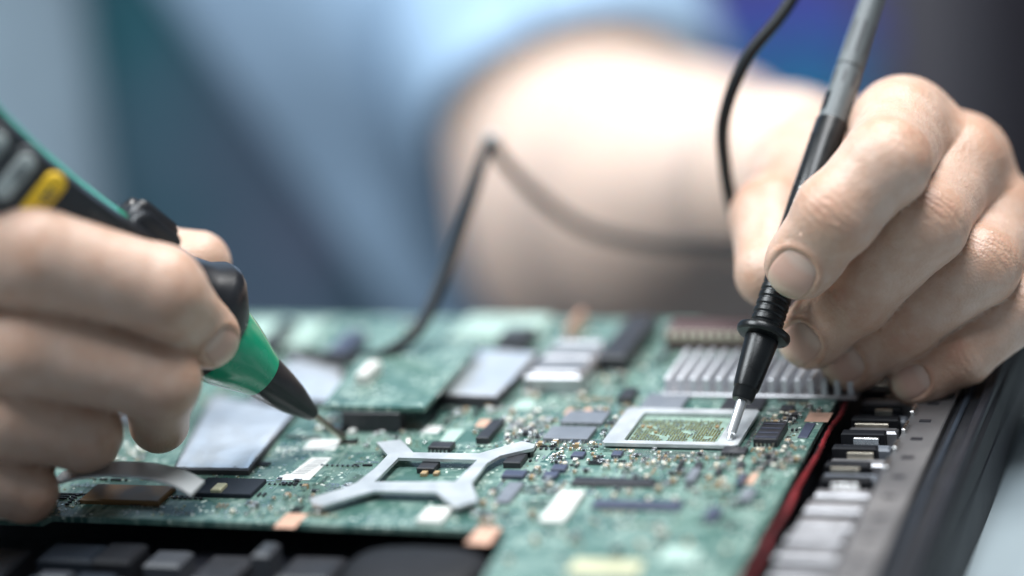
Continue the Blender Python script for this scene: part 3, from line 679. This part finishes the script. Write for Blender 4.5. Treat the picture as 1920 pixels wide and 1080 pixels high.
def unit(v): v = np.asarray(v, float); return v/np.linalg.norm(v)
class Finger:
    """joints: list of (point, radius) from the knuckle to the tip; dorsal: point the nail faces"""
    def __init__(s, joints, dorsal=None, nail=None, k=1.5, crease=True):
        s.p = [np.array(j[0], np.float32) for j in joints]; s.r = [j[1] for j in joints]; s.k = k; s.nail = nail; s.crease = crease
        ax = unit(s.p[-1]-s.p[-2]); s.ax = ax
        if dorsal is not None:
            d = np.array(dorsal)-s.p[-1]; s.n = unit(d-ax*(d@ax)); s.s = np.cross(ax, s.n)
        else: s.n = None
        lo = np.min(s.p, 0)-14; hi = np.max(s.p, 0)+14; s.c = (lo+hi)/2; s.h = (hi-lo)/2
    def __call__(s, q):
        d = seg(q, s.p[0], s.p[1], s.r[0], s.r[1])
        for i in range(1, len(s.p)-1):
            d = smin(d, seg(q, s.p[i], s.p[i+1], s.r[i], s.r[i+1], 0.03), s.k)
        if s.n is not None:                                   # pulp bulges on the palm side, nail side is flatter
            c = s.p[-1]+0.0*s.ax
            d = smin(d, ball(q, s.p[-1]-s.ax*3.0-s.n*0.9, s.r[-1]*0.98), 2.0)
            t = (q-s.p[-1])@s.ax.astype(np.float32)
            pl = (q-(s.p[-1]+s.n*s.r[-1]*0.86))@s.n.astype(np.float32) - 0.10*np.maximum(0, -t-2.0)**1.6
            d = -smin(-d, -(pl*0.9), 3.0)
        return d
def hand(name, fingers, palm, extra, lo, hi, h, parent, kk=1.0, coarse=None):
    def sdf(q):
        d = np.full(len(q), 60.0, np.float32)
        pal = None
        for a, b, ra, rb in palm:
            e = seg(q, a, b, ra, rb); pal = e if pal is None else smin(pal, e, 6.5)
        for c, r, sc in extra: pal = smin(pal, ball(q, c, r, sc), 5.0)
        f = None
        for F in fingers:
            e = F(q); f = e if f is None else smin(f, e, kk)
        return smin(pal, f, 6.0)
    return sdf, polygonise(sdf, lo, hi, h)
def detail(V, Q, fingers, sdf, knuck=()):
    """knuckle folds, wrinkles, nail beds and flush pushed into the hand surface"""
    N = grad(sdf, V, 0.5).astype(np.float64); V = V.astype(np.float64); off = np.zeros(len(V)); flush = np.full(len(V), 0.06)
    nz = np.array([noise.noise((float(v[0])*.22, float(v[1])*.22, float(v[2])*.22)) for v in V])
    fine = np.array([noise.noise((float(v[0])*.8, float(v[1])*.8, float(v[2])*.8)) for v in V])
    off += 0.12*nz+0.07*fine
    flush += 0.10*nz
    D = np.stack([np.abs(F(V.astype(np.float32))) for F in fingers], 1); near = D.argmin(1); dmin = D.min(1)
    for c, amt in knuck:
        dk = np.linalg.norm(V-np.array(c), axis=1); flush += amt*np.exp(-(dk/11.0)**4)
        for k in range(7):
            off -= 0.10*np.exp(-(dk/10.0)**4)*np.exp(-(((V-np.array(c))@np.array((0.55, -0.3, 0.78))-4.5+k*1.5+1.2*nz)/0.34)**2)
    for fi, F in enumerate(fingers):
        mine = (near == fi) & (dmin < 4)
        for ji in range(1, len(F.p)-1):                       # finger joints
            j = F.p[ji]; a = unit(F.p[ji+1]-F.p[ji-1]); bis = unit(2*j-F.p[ji+1]-F.p[ji-1]) if F.n is None else None
            dors = unit(2*j.astype(float)-F.p[ji+1]-F.p[ji-1]) if np.linalg.norm(2*j-F.p[ji+1]-F.p[ji-1]) > 3 else (F.n if F.n is not None else np.array([0, 0, 1.]))
            if F.n is not None: dors = unit(F.n+0.45*dors)
            dors = unit(dors-a*(dors@a)); q = V-j; t = q@a; side = np.cross(a, dors); u = (q@side)/F.r[ji]; dd = (q@dors)/F.r[ji]
            w = mine*np.clip(dd*1.4+0.15, 0, 1)
            flush += w*(0.40 if F.crease else 0.22)*np.exp(-(t/6.0)**2)*np.clip(1-0.4*u*u, 0, 1)
            if F.crease:
                for k, (o, dep) in enumerate(((-3.4, .16), (-1.7, .27), (0.1, .34), (1.6, .27), (3.2, .18), (4.9, .10))):
                    tt = t-o+0.9*u*u*(1 if o > 0 else -1)*0.9+0.8*nz*(1+k % 2)+0.35*fine
                    off -= w*dep*(F.r[ji]/9.5)*np.exp(-(tt/0.36)**2)*np.clip(1.15-abs(u-0.12*math.sin(k*2.1+fi))*1.15, 0, 1)
            palm = mine*np.clip(-dd, 0, 1); off -= palm*0.45*np.exp(-(t/0.8)**2)
        tipd = np.linalg.norm(V-F.p[-1], axis=1); flush += mine*0.30*np.exp(-(tipd/9.0)**2)
        if F.n is not None and F.nail:
            w_, l_, o_ = F.nail; q = V-F.p[-1]; t = (q@F.ax-o_)/(l_/2); u = (q@F.s)/(w_/2); dd = q@F.n
            rho = (np.abs(u)**2.3+np.abs(t)**2.3)**(1/2.3); face = mine*(dd > F.r[-1]*0.1)
            off -= face*0.55*np.clip((1.0-rho)/0.10, 0, 1)
            rim = np.exp(-((rho-1.13)/0.11)**2)*np.clip(0.55-t, 0.05, 1)
            off += face*0.42*rim; flush += face*0.22*rim
    V2 = V+N*off[:, None]
    return V2, 0.25+0.72*np.clip(flush, 0, 1)
def nail_mesh(F, sdf, parent, name='fingernail'):
    w_, l_, o_ = F.nail; nu, nv = 18, 18; vs = []; fs = []
    pts = []
    for j in range(nv+1):
        for i in range(nu+1):
            u = (i/nu*2-1); t = (j/nv*2-1)
            # map the square to a rounded nail outline, straighter at the cuticle sides
            uu = u*math.sqrt(max(0, 1-(0.62 if t < 0 else 0.5)*abs(t)**2.6)); tt = t*(1-0.10*u*u)
            pts.append(F.p[-1]+F.ax*(o_+tt*l_/2*0.97)+F.s*uu*w_/2*0.97+F.n*(F.r[-1]+6))
    p = np.array(pts, np.float32)
    for _ in range(40): p = p-F.n.astype(np.float32)*np.clip(sdf(p), -2, 2)[:, None]*0.7
    k = 0
    for j in range(nv+1):
        for i in range(nu+1):
            u = (i/nu*2-1); t = (j/nv*2-1); e = max(abs(u), -t)
            lift = 0.12 if e < 0.9 else 0.12-0.5*(e-0.9)/0.1
            if t > 0.8: lift += 0.25*(t-0.8)/0.2
            vs.append(p[k]+F.n*(lift-0.34+0.22*(1-u*u))); k += 1
    n = nu+1
    for j in range(nv):
        for i in range(nu): fs.append((j*n+i, j*n+i+1, (j+1)*n+i+1, (j+1)*n+i))
    base = len(vs); vs += [v-F.n*0.45 for v in vs[:base]]
    fs += [tuple(base+i for i in reversed(f)) for f in fs[:nu*nv]]
    bd = [i for i in range(n)]+[j*n+nu for j in range(1, nv+1)]+[nv*n+i for i in range(nu-1, -1, -1)]+[j*n for j in range(nv-1, 0, -1)]
    fs += [(bd[i], base+bd[i], base+bd[(i+1) % len(bd)], bd[(i+1) % len(bd)]) for i in range(len(bd))]
    o = obj(name, vs, fs, 'nail', parent, smooth=True, sharp=60)
    al = [min(1, max(0, (j/nv) + 0.10*((i/nu*2-1)**2)*(1 if j < nv/2 else 0))) for j in range(nv+1) for i in range(nu+1)]
    o.data.attributes.new('along', 'FLOAT', 'POINT').data.foreach_set('value', (al+al)[:len(o.data.vertices)])
    return o

# ------------------------------------------------------------------ the person
PERSON = thing('person', 'person in an open blue shirt holding a probe in each hand', 'person', (-297.60,378.27,-120.78))
# hand with the slim black probe
A_idx = Finger([((30.39,63.55,54.73),11.4), ((33.34,24.63,57.77),9.9), ((23.29,18.61,48.15),9.5), ((14.61,18.04,36.80),8.1)], (21.95,-20.78,49.19), (10.8, 12.2, 1.6))
A_mid = Finger([((41.44,70.59,44.21),11), ((40.16,31.75,41.74),9.5), ((23.61,31.12,24.92),8.6), ((12.56,31.39,15.32),7.6)], (23.89,-24.51,35.58), (10.2, 11.4, 1.4))
A_rng = Finger([((49.14,74.98,29.07),10.4), ((50.39,41.18,29.24),9.1), ((32.74,38.54,15.91),8.2), ((20.59,37.16,7.49),7.3)], (33.13,-23.04,30.28), (9.6, 10.8, 1.2))
A_pky = Finger([((56.75,79.43,14.20),9.8), ((57.80,46.51,17.29),7.8), ((45.70,40.50,8.19),7), ((35.21,37.41,2.95),6.3)], (45.92,-20.46,24.65), (7.8, 9.0, 1.0))
A_thb = Finger([((1.31,90.26,38.32),12.5), ((-0.93,57.67,35.70),9.6), ((2.15,39.57,27.73),8.2)], None, None)
wr = (0.29,131.82,24.29)
palmA = [((30.39,63.55,54.73), wr, 11.5, 15.0), ((41.44,70.59,44.21), wr, 12.0, 16.0), ((49.14,74.98,29.07), (4.15,135.15,16.81), 11.0, 15.0), ((56.75,79.43,14.20), (7.39,138.06,8.65), 10.0, 14.0),
         ((1.31,90.26,38.32), (-1.67,130.14,21.18), 12.5, 16.0), (wr, (-22.86,160.61,14.85), 20.0, 21.0)]
extraA = [((30.85,55.20,59.21), 8.8, None), ((44.23,61.99,48.86), 8.6, None), ((51.81,66.49,34.18), 8.2, None)]
fingA = [A_idx, A_mid, A_rng, A_pky, A_thb]
def bounds(fs, palm):
    pts = np.array([p for F in fs for p in F.p]+[np.array(q) for s_ in palm for q in s_[:2]]); return pts.min(0)-22, pts.max(0)+22
loA, hiA = bounds(fingA, palmA)
sdfA, (VA, QA) = hand('handA', fingA, palmA, extraA, loA, hiA, 0.52, PERSON, kk=0.2)
VA2, flA = detail(VA, QA, fingA, sdfA, [(e[0], a) for e, a in zip(extraA, (0.22, 0.5, 0.4))])
# hand with the thick green pen meter
B_idx = Finger([((-161.03,-63.18,65.02),12.0), ((-132.76,-58.69,62.46),11.0), ((-111.24,-44.25,50.01),9.9), ((-106.83,-32.90,35.97),7.3)], (-93.10,-53.65,42.68), (9.0, 9.8, 0.8), crease=False)
B_mid = Finger([((-166.74,-65.66,42.90),12.5), ((-136.59,-59.68,42.98),10.6), ((-113.96,-45.01,30.05),9.2), ((-121.00,-33.33,15.50),6.7)], None, None, crease=False)
B_rng = Finger([((-170.89,-65.95,25.90),11.5), ((-144.97,-62.00,27.64),9.9), ((-131.15,-49.99,19.27),8.4), ((-138.64,-34.55,9.99),6.6)], None, None, crease=False)
B_pky = Finger([((-174.53,-64.75,12.98),10.0), ((-151.43,-68.12,15.55),8.6), ((-142.88,-57.51,8.50),6.9), ((-148.38,-45.70,3.00),5.8)], None, None)
B_thb = Finger([((-179.59,-6.15,35.42),12.0), ((-144.83,1.79,43.47),9.4), ((-123.23,1.99,41.62),7.6)], None, None)
wB = (-230.58,-61.70,20.53)
palmB = [((-161.03,-63.18,65.02), wB, 12.0, 16.0), ((-165.70,-67.33,43.48), wB, 12.5, 17.0), ((-169.85,-67.60,26.54), wB, 11.5, 16.0), ((-173.49,-66.38,13.66), (-232.93,-60.71,12.40), 10.0, 15.0),
         ((-179.59,-6.15,35.42), (-236.64,-36.44,16.17), 12.0, 18.0), (wB, (-262.74,-42.59,11.27), 21.0, 22.0)]
fingB = [B_idx, B_mid, B_rng, B_pky, B_thb]
loB, hiB = bounds(fingB, palmB)
sdfB, (VB, QB) = hand('handB', fingB, palmB, [], loB, hiB, 0.85, PERSON, kk=0.4)
VB2, flB = detail(VB, QB, fingB, sdfB)
# forearms and upper arms, coarser, overlapping the wrists
elA = (-116.19,311.32,-42.16); shA = (-216.40,474.62,90.73); elB = (-469.15,106.20,-27.03); shB = (-654.54,337.42,132.99)
def arm(wrist, wr2, el, sh):
    w, w2, e, s_ = [np.array(x, np.float32) for x in (wrist, wr2, el, sh)]
    m = w2*0.45+e*0.55
    def f(q):
        d = seg(q, w, w2, 19.5, 21.0)
        d = smin(d, seg(q, w2, m, 22.0, 41.0), 20.0); d = smin(d, seg(q, m, e, 41.0, 45.0), 20.0)
        return smin(d, seg(q, e, s_, 45.0, 52.0), 25.0)
    P_ = np.array([w, w2, e, s_]); return polygonise(f, P_.min(0)-62, P_.max(0)+62, 5.0)
armA = arm((-9.07,138.72,21.40), (-21.09,153.06,16.98), elA, shA); armB = arm((-247.11,-51.29,15.59), (-262.74,-42.59,11.27), elB, shB)
vs = []; fs = []; fl = []
for V_, Q_, g in ((VA2, QA, flA), (VB2, QB, flB), (armA[0], armA[1], None), (armB[0], armB[1], None)):
    n = len(vs); vs += [tuple(map(float, v)) for v in V_]; fs += (Q_+n).tolist(); fl += (g.tolist() if g is not None else [-0.4]*len(V_))
body = obj('body', vs, fs, 'skin', PERSON, smooth=True, label='bare hands and forearm of the person')
at = body.data.attributes.new('flush', 'FLOAT', 'POINT'); at.data.foreach_set('value', fl[:len(body.data.vertices)])
for F, sd in ((A_idx, sdfA), (A_mid, sdfA), (A_rng, sdfA), (A_pky, sdfA), (B_idx, sdfB)): nail_mesh(F, sd, body)
# clothes: teal tee under an open blue shirt, rolled sleeve above the bare forearm
def sheet(name, fn, nu, nv, thick, m, close=False):
    vs = []; fs = []
    for j in range(nv+1):
        for i in range(nu+1): vs.append(Vector(fn(i/nu, j/nv)))
    n = nu+1
    for j in range(nv):
        for i in range(nu): fs.append((j*n+i, j*n+i+1, (j+1)*n+i+1, (j+1)*n+i))
    o = obj(name, vs, fs, m, PERSON, smooth=True)
    md = o.modifiers.new('cloth', 'SOLIDIFY'); md.thickness = thick*S; md.offset = 0
    return o
TC = Vector((-351.05,437.64,-51.27))
def torso(u, z, grow=0.0, wob=0.0):
    a = math.pi*2*u; k = 1+0.10*math.sin((z+300)/300)
    f = wob*noise.noise((math.cos(a)*2.2, math.sin(a)*2.2+z*.004, z*.006))
    return TC + HR*math.cos(a)*(185*k+grow+f) + HW*math.sin(a)*(105*k+grow+f*1.6) + Vector((0, 0, z))
sheet('tee_shirt', lambda u, v: torso(u, -330+710*v, 0, 9), 64, 30, 2.0, 'tee')
def flap_right(u, v):
    z = -330+710*v; edge = 0.765+0.085*max(0.0, min(1, (110-z)/200.0)); return torso(edge+(1.05-edge)*u, z, 11, 20)
def flap_left(u, v): return torso(0.5+(0.752-0.5)*u, -330+710*v, 8, 10)
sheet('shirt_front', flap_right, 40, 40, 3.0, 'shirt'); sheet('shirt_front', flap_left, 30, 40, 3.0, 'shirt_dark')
def sleeve(el, sh, end):
    e, s_ = Vector(el), Vector(sh); a = (e-s_).normalized(); h = Vector((0.3, -1, 0.2)); x = (h-a*h.dot(a)).normalized(); y = a.cross(x); L = (e-s_).length*end
    def fn(u, v):
        an = 2*math.pi*u; r = 68-16*v+3*noise.noise((math.cos(an)*1.6, math.sin(an)*1.6, v*7))+2.5*math.sin(v*30+3*math.cos(an))
        if v > 0.93: r += 1.5
        return s_+a*L*v+(x*math.cos(an)+y*math.sin(an))*r
    return fn
sheet('sleeve', sleeve(elA, shA, 0.80), 48, 50, 3.0, 'shirt'); sheet('sleeve', sleeve(elB, shB, 0.85), 40, 40, 3.0, 'shirt')

# ------------------------------------------------------------------ slim black probe (image right)
T0 = Vector((-0.12,0.45,-0.18)); T0.z = 1.38; T1 = Vector((23.19,76.78,86.22)); AX = (T1-T0).normalized()
PR = thing('test_probe', 'slim black test probe with grey upper sleeve touching the square frame', 'test probe', T0)
HINT = -FWD
lathe('needle', T0, AX, [(0,0.30),(0.3,0.62),(1.5,0.72),(1.7,1.02),(2.2,1.08),(10.6,1.15)], 'bright', PR, n=24)
lathe('tip_collar', T0, AX, [(9.6,1.3),(9.7,2.2),(10.2,2.45),(12.4,2.62),(12.6,2.75)], 'probe_black', PR, n=36)
lathe('nose', T0, AX, [(12.5,2.5),(12.6,2.85),(13.4,3.0),(24.6,3.85),(25.0,3.75)], 'probe_black', PR, n=44)
lathe('finger_guard', T0, AX, [(24.9,3.6),(25.2,5.6),(25.6,6.05),(26.3,6.2),(26.9,6.0),(27.3,5.3),(27.8,4.3),(28.4,3.6)], 'probe_black', PR, n=52)
prof = [(27.6,3.3)]
for k in range(5): d = 28.6+k*1.9; prof += [(d,3.55),(d+.25,3.75),(d+1.2,3.75),(d+1.45,3.5),(d+1.75,3.5)]
prof += [(38.4,3.7),(44,3.8)]
grip = lathe('grip', T0, AX, prof, 'probe_black', PR, n=44)
barrel = lathe('barrel', T0, AX, [(43.9,3.7),(44.0,3.95),(60,4.05),(80.0,3.75),(80.4,3.5)], 'probe_black', PR, n=48)
gs = lathe('grey_sleeve', T0, AX, [(80.2,3.2),(80.4,3.42),(94.0,3.2),(94.15,2.95),(94.6,2.95),(94.75,3.2),(112,2.75),(122,2.6),(124,2.2)], 'probe_grey', PR, n=40)
ax, s1, t1 = frame_of(AX, HINT)
def on_shaft(d, ang, r): return T0+ax*d+(s1*math.cos(ang)+t1*math.sin(ang))*r
LFT = math.pi/2 if t1.dot(RIGHT) < 0 else -math.pi/2
def shaft_patch(name, d0, d1, a0, a1, r0, r1, m, parent, n=5):
    vs = []; fs = []
    for j in range(2):
        for i in range(n):
            a = a0+(a1-a0)*i/(n-1); d = d0 if j == 0 else d1; r = r0+(r1-r0)*0
            vs += [on_shaft(d, a, r0), on_shaft(d, a, r1)]
    for i in range(n-1):
        b = 2*i; c = 2*n+2*i
        fs += [(b+1,b+3,c+3,c+1),(b,c,c+2,b+2)]
    fs += [tuple(x for x in (0,1,2*n+1,2*n)), (2*n-2,4*n-2,4*n-1,2*n-1)]
    for i in range(n-1): fs += [(2*i,2*i+2,2*i+3,2*i+1),(2*n+2*i,2*n+2*i+1,2*n+2*i+3,2*n+2*i+2)]
    return obj(name, vs, fs, m, parent, smooth=True, sharp=30)
shaft_patch('release_window', 82.3, 86.6, LFT*0.55, LFT*1.15, 3.2, 3.5, 'probe_black', gs)
for k in range(4): shaft_patch('strain_slot', 89.2+(k % 2)*.4, 92.6, LFT*(0.75-k*.5), LFT*(0.62-k*.5), 3.1, 3.34, 'pen_dgrey', gs)
for k in range(3): shaft_patch('strain_slot', 97.5, 106, LFT*(0.6-k*.5), LFT*(0.45-k*.5), 2.7, 3.14-k*.01, 'pen_dgrey', gs)
rnd = random.Random(8)
def barmarks(parent, d0, d1, a, r, m, n):
    d = d0
    while d < d1:
        w = rnd.uniform(.35, 1.0); h_ = rnd.uniform(.05, .13)
        shaft_patch('raised_letter', d, d+w, a-h_, a+h_, r-.12, r+0.07, m, parent, n=3); d += w+rnd.uniform(.3, .6)
barmarks(barrel, 62, 76, LFT*0.80, 3.98, 'pen_dgrey', 1)
barmarks(barrel, 52, 61, LFT*0.42, 4.03, 'pen_grey', 1)
cable = [T0+AX*122, T0+AX*136, (23.79,92.69,104.00), (15.55,88.03,105.18), (4.24,68.63,84.60), (-5.17,61.70,73.19), (-11.53,61.62,59.18), (-13.28,65.71,46.35), (-14.03,74.27,32.58), (-15.55,93.97,19.86), (-21.88,111.24,11.62),
         (-33.40,121.97,9.20), (-50.67,126.80,8.32), (-67.99,126.63,12.56), (-79.61,123.60,22.40), (-81.48,105.34,36.31), (-78.94,89.36,45.74), (-77.38,76.82,46.36), (-78.91,66.68,37.16), (-83.13,56.09,22.56), (-87.31,46.76,11.85), (-92.76,41.30,7.62), (-99.64,40.42,5.37), (-112.01,46.57,3.35), (-127.45,56.07,1.29)]
tube('cable', cable, 1.55, 'rubber', PR, n=16, sub=10)
bd = Vector((-78.82,87.69,47.31)); q = (Vector((-77.38,76.82,46.36))-bd).normalized()
lathe('cable_tie', bd-q*1.5, q, [(0,1.6),(0.3,2.1),(2.6,2.1),(2.9,1.6)], 'ribbon', PR, n=20)

# ------------------------------------------------------------------ thick green pen meter (image left)
G0 = Vector((-89.69,-2.66,-0.26)); G0.z = 0.75; G1 = Vector((-139.81,-52.76,78.07)); GA = (G1-G0).normalized()
PEN = thing('pen_multimeter', 'thick black and green pen multimeter with a yellow button and scalloped dial', 'multimeter', G0)
ga = GA; gn = (-FWD - ga*(-FWD).dot(ga)).normalized(); gs_ = ga.cross(gn)          # gn faces the viewer
if gs_.dot(UP) < 0: gs_ = -gs_
def pl(d, s, n): return G0+ga*(d*1.11)+gs_*s+gn*n
KD = 1.11
lathe('needle', G0, ga, [(d_*KD, r_) for d_, r_ in [(0,0.25),(0.4,0.55),(0.9,0.95),(1.8,1.0),(2.2,0.75),(10.5,0.78)]], 'needle', PEN, n=20)
def nose_fn(d, r, a): return r*(1-0.05*max(0, math.cos(4*a))**8)
lathe('nose', G0, ga, [(d_*KD, r_) for d_, r_ in [(9.4,0.8),(9.6,1.5),(10.3,1.95),(12.4,2.6),(16,3.85),(20,4.75),(24.5,5.35),(25.0,5.3)]], 'pen_black', PEN, n=56, hint=gn, fn=nose_fn)
lathe('green_collar', G0, ga, [(d_*KD, r_) for d_, r_ in [(24.6,4.9),(24.7,5.5),(27,6.3),(30,7.6),(33,8.7),(36,9.5),(37.8,9.8)]], 'pen_green', PEN, n=56, hint=gn)
def loft(name, secs, m, n=48, e=3.0, parent=PEN, caps=True):
    """secs = (distance, half width along the pen's side, half depth, side shift)"""
    vs = []; fs = []
    for d, w, t_, sh in secs:
        for i in range(n):
            a = 2*math.pi*i/n; c, s_ = math.cos(a), math.sin(a)
            vs.append(pl(d, sh+w*math.copysign(abs(c)**(2/e), c), t_*math.copysign(abs(s_)**(2/e), s_)))
    for j in range(len(secs)-1):
        for i in range(n): fs.append((j*n+i, j*n+(i+1) % n, (j+1)*n+(i+1) % n, (j+1)*n+i))
    if caps: fs += [tuple(range(n-1, -1, -1)), tuple((len(secs)-1)*n+i for i in range(n))]
    return obj(name, vs, fs, m, parent, smooth=True, sharp=40)
loft('finger_guard', [(37.4,9.2,9.2,0.2),(37.8,10.1,9.9,0.3),(40,11.5,10.4,1.2),(42,12.9,11.0,1.8),(43.8,13.6,11.2,2.0),(45.6,13.3,11.0,1.9),(48,11.8,10.6,1.3),(52,10.8,10.2,0.9),(60,10.4,10.0,0.7)], 'pen_black', e=2.3)
def dial_sec(d, r):
    return [pl(d, 1.5+(r*(1+0.10*math.cos(14*a)))*math.cos(a), (r*(1+0.10*math.cos(14*a)))*math.sin(a)*0.92) for a in [2*math.pi*i/112 for i in range(112)]]
vs = []; fs = []
for d, r in ((58.5,10.0),(59.3,11.4),(60.5,12.1),(68,12.2),(69.5,11.6),(70.2,10.0)): vs += dial_sec(d, r)
for j in range(5):
    for i in range(112): fs.append((j*112+i, j*112+(i+1) % 112, (j+1)*112+(i+1) % 112, (j+1)*112+i))
fs += [tuple(range(111,-1,-1)), tuple(5*112+i for i in range(112))]
obj('scalloped_dial', vs, fs, 'pen_black', PEN, smooth=True, sharp=40)
loft('rear_shell', [(68,10.0,9.6,0),(74,9.6,9.9,0),(82,9.5,10.2,0),(92,10.0,10.6,0),(102,11.2,10.9,0),(115,13.4,11.0,0),(135,14.6,11.0,0),(141,13.6,10.4,0),(143,11.5,9,0)], 'pen_green', e=3.2)
# black front face, a slab over the green shell that leaves only a rim
vs = []; fs = []
secs = [(68.5,10.1),(74,9.5),(82,9.3),(92,9.6),(102,10.7),(115,12.7),(135,13.6),(140,12.6)]
for d, w in secs:
    for s_, n_ in ((-1,5.2),(-1.01,9.0),(-0.95,10.9),(-0.6,11.55),(0,11.7),(0.6,11.55),(0.95,10.9),(1.01,9.0),(1,5.2)): vs.append(pl(d, s_*w, n_*(0.9+0.1*min(1,(d-68)/14))))
for j in range(len(secs)-1):
    for i in range(8): fs.append((j*9+i, j*9+i+1, (j+1)*9+i+1, (j+1)*9+i))
    fs.append((j*9+8, j*9, (j+1)*9, (j+1)*9+8))
fs += [tuple(range(8,-1,-1)), tuple((len(secs)-1)*9+i for i in range(9))]
face = obj('front_face', vs, fs, 'pen_black', PEN, smooth=True, sharp=40)
def pill(name, d, s0, hw, hl, m, parent, z0=11.2, z1=12.7, tilt=0.0):
    """rounded button lying across the pen"""
    vs = []; fs = []; n = 32; rings = ((z0,1.0),(z1-.5,1.0),(z1-.1,.9),(z1,.74))
    for z, k in rings:
        for i in range(n):
            a = 2*math.pi*i/n; c, s_ = math.cos(a), math.sin(a)
            x = hw*k*c; y = (hl-hw)*(1 if s_ > 0 else -1)*(1 if abs(s_) > 1e-6 else 0)+hw*k*s_
            vs.append(pl(d+x+tilt*y, s0+y, z))
    for j in range(3):
        for i in range(n): fs.append((j*n+i, j*n+(i+1) % n, (j+1)*n+(i+1) % n, (j+1)*n+i))
    fs += [tuple(range(n-1,-1,-1)), tuple(3*n+i for i in range(n))]
    return obj(name, vs, fs, m, parent, smooth=True, sharp=35)
for d, m in ((89.6,'pen_yellow'),(96.6,'pen_grey'),(103.6,'pen_grey')):
    if m == 'pen_grey': pill('button_surround', d, 2.6, 3.0, 7.2, 'pen_dgrey', face, 10.8, 11.95)
    bt = pill('button', d, 2.6, 2.3 if m == 'pen_yellow' else 1.9, 6.2 if m == 'pen_yellow' else 5.6, m, face)
    for k in range(4): 
        y = 5.2-k*0.9
        obj('button_mark', [pl(d-1.3, y, 12.72), pl(d+1.1-(k%2)*.6, y, 12.72), pl(d+1.1-(k%2)*.6, y-.45, 12.72), pl(d-1.3, y-.45, 12.72),
                            pl(d-1.3, y, 12.79), pl(d+1.1-(k%2)*.6, y, 12.79), pl(d+1.1-(k%2)*.6, y-.45, 12.79), pl(d-1.3, y-.45, 12.79)],
            [(3,2,1,0),(4,5,6,7),(0,1,5,4),(1,2,6,5),(2,3,7,6),(3,0,4,7)], 'pen_dgrey', bt)
def glyph(parent, d, s0, n0, w, h_, m='silk'):
    obj('printed_mark', [pl(d, s0, n0), pl(d+w, s0, n0), pl(d+w, s0-h_, n0), pl(d, s0-h_, n0), pl(d, s0, n0+.08), pl(d+w, s0, n0+.08), pl(d+w, s0-h_, n0+.08), pl(d, s0-h_, n0+.08)],
        [(3,2,1,0),(4,5,6,7),(0,1,5,4),(1,2,6,5),(2,3,7,6),(3,0,4,7)], m, parent)
rnd = random.Random(5)
for i in range(6): glyph(face, 74.5+i*1.0, 7.0, 11.42, .55, 1.3, 'pen_dgrey')
glyph(face, 72.0, 7.2, 11.2, 1.0, 1.2, 'pen_grey')

def guard_n(s, w, t_, sh, e=2.3): return t_*max(0.0, 1-(abs(s-sh)/w)**e)**(1/e)
for i in range(4):
    for k in range(3):
        s0 = 7.6-i*1.5; glyph(PEN, 38.1+k*0.75+(i%2)*.2, s0, guard_n(s0-.5, 10.2, 9.8, .5)-0.02, rnd.uniform(.4,.65), rnd.uniform(.5,1.2))
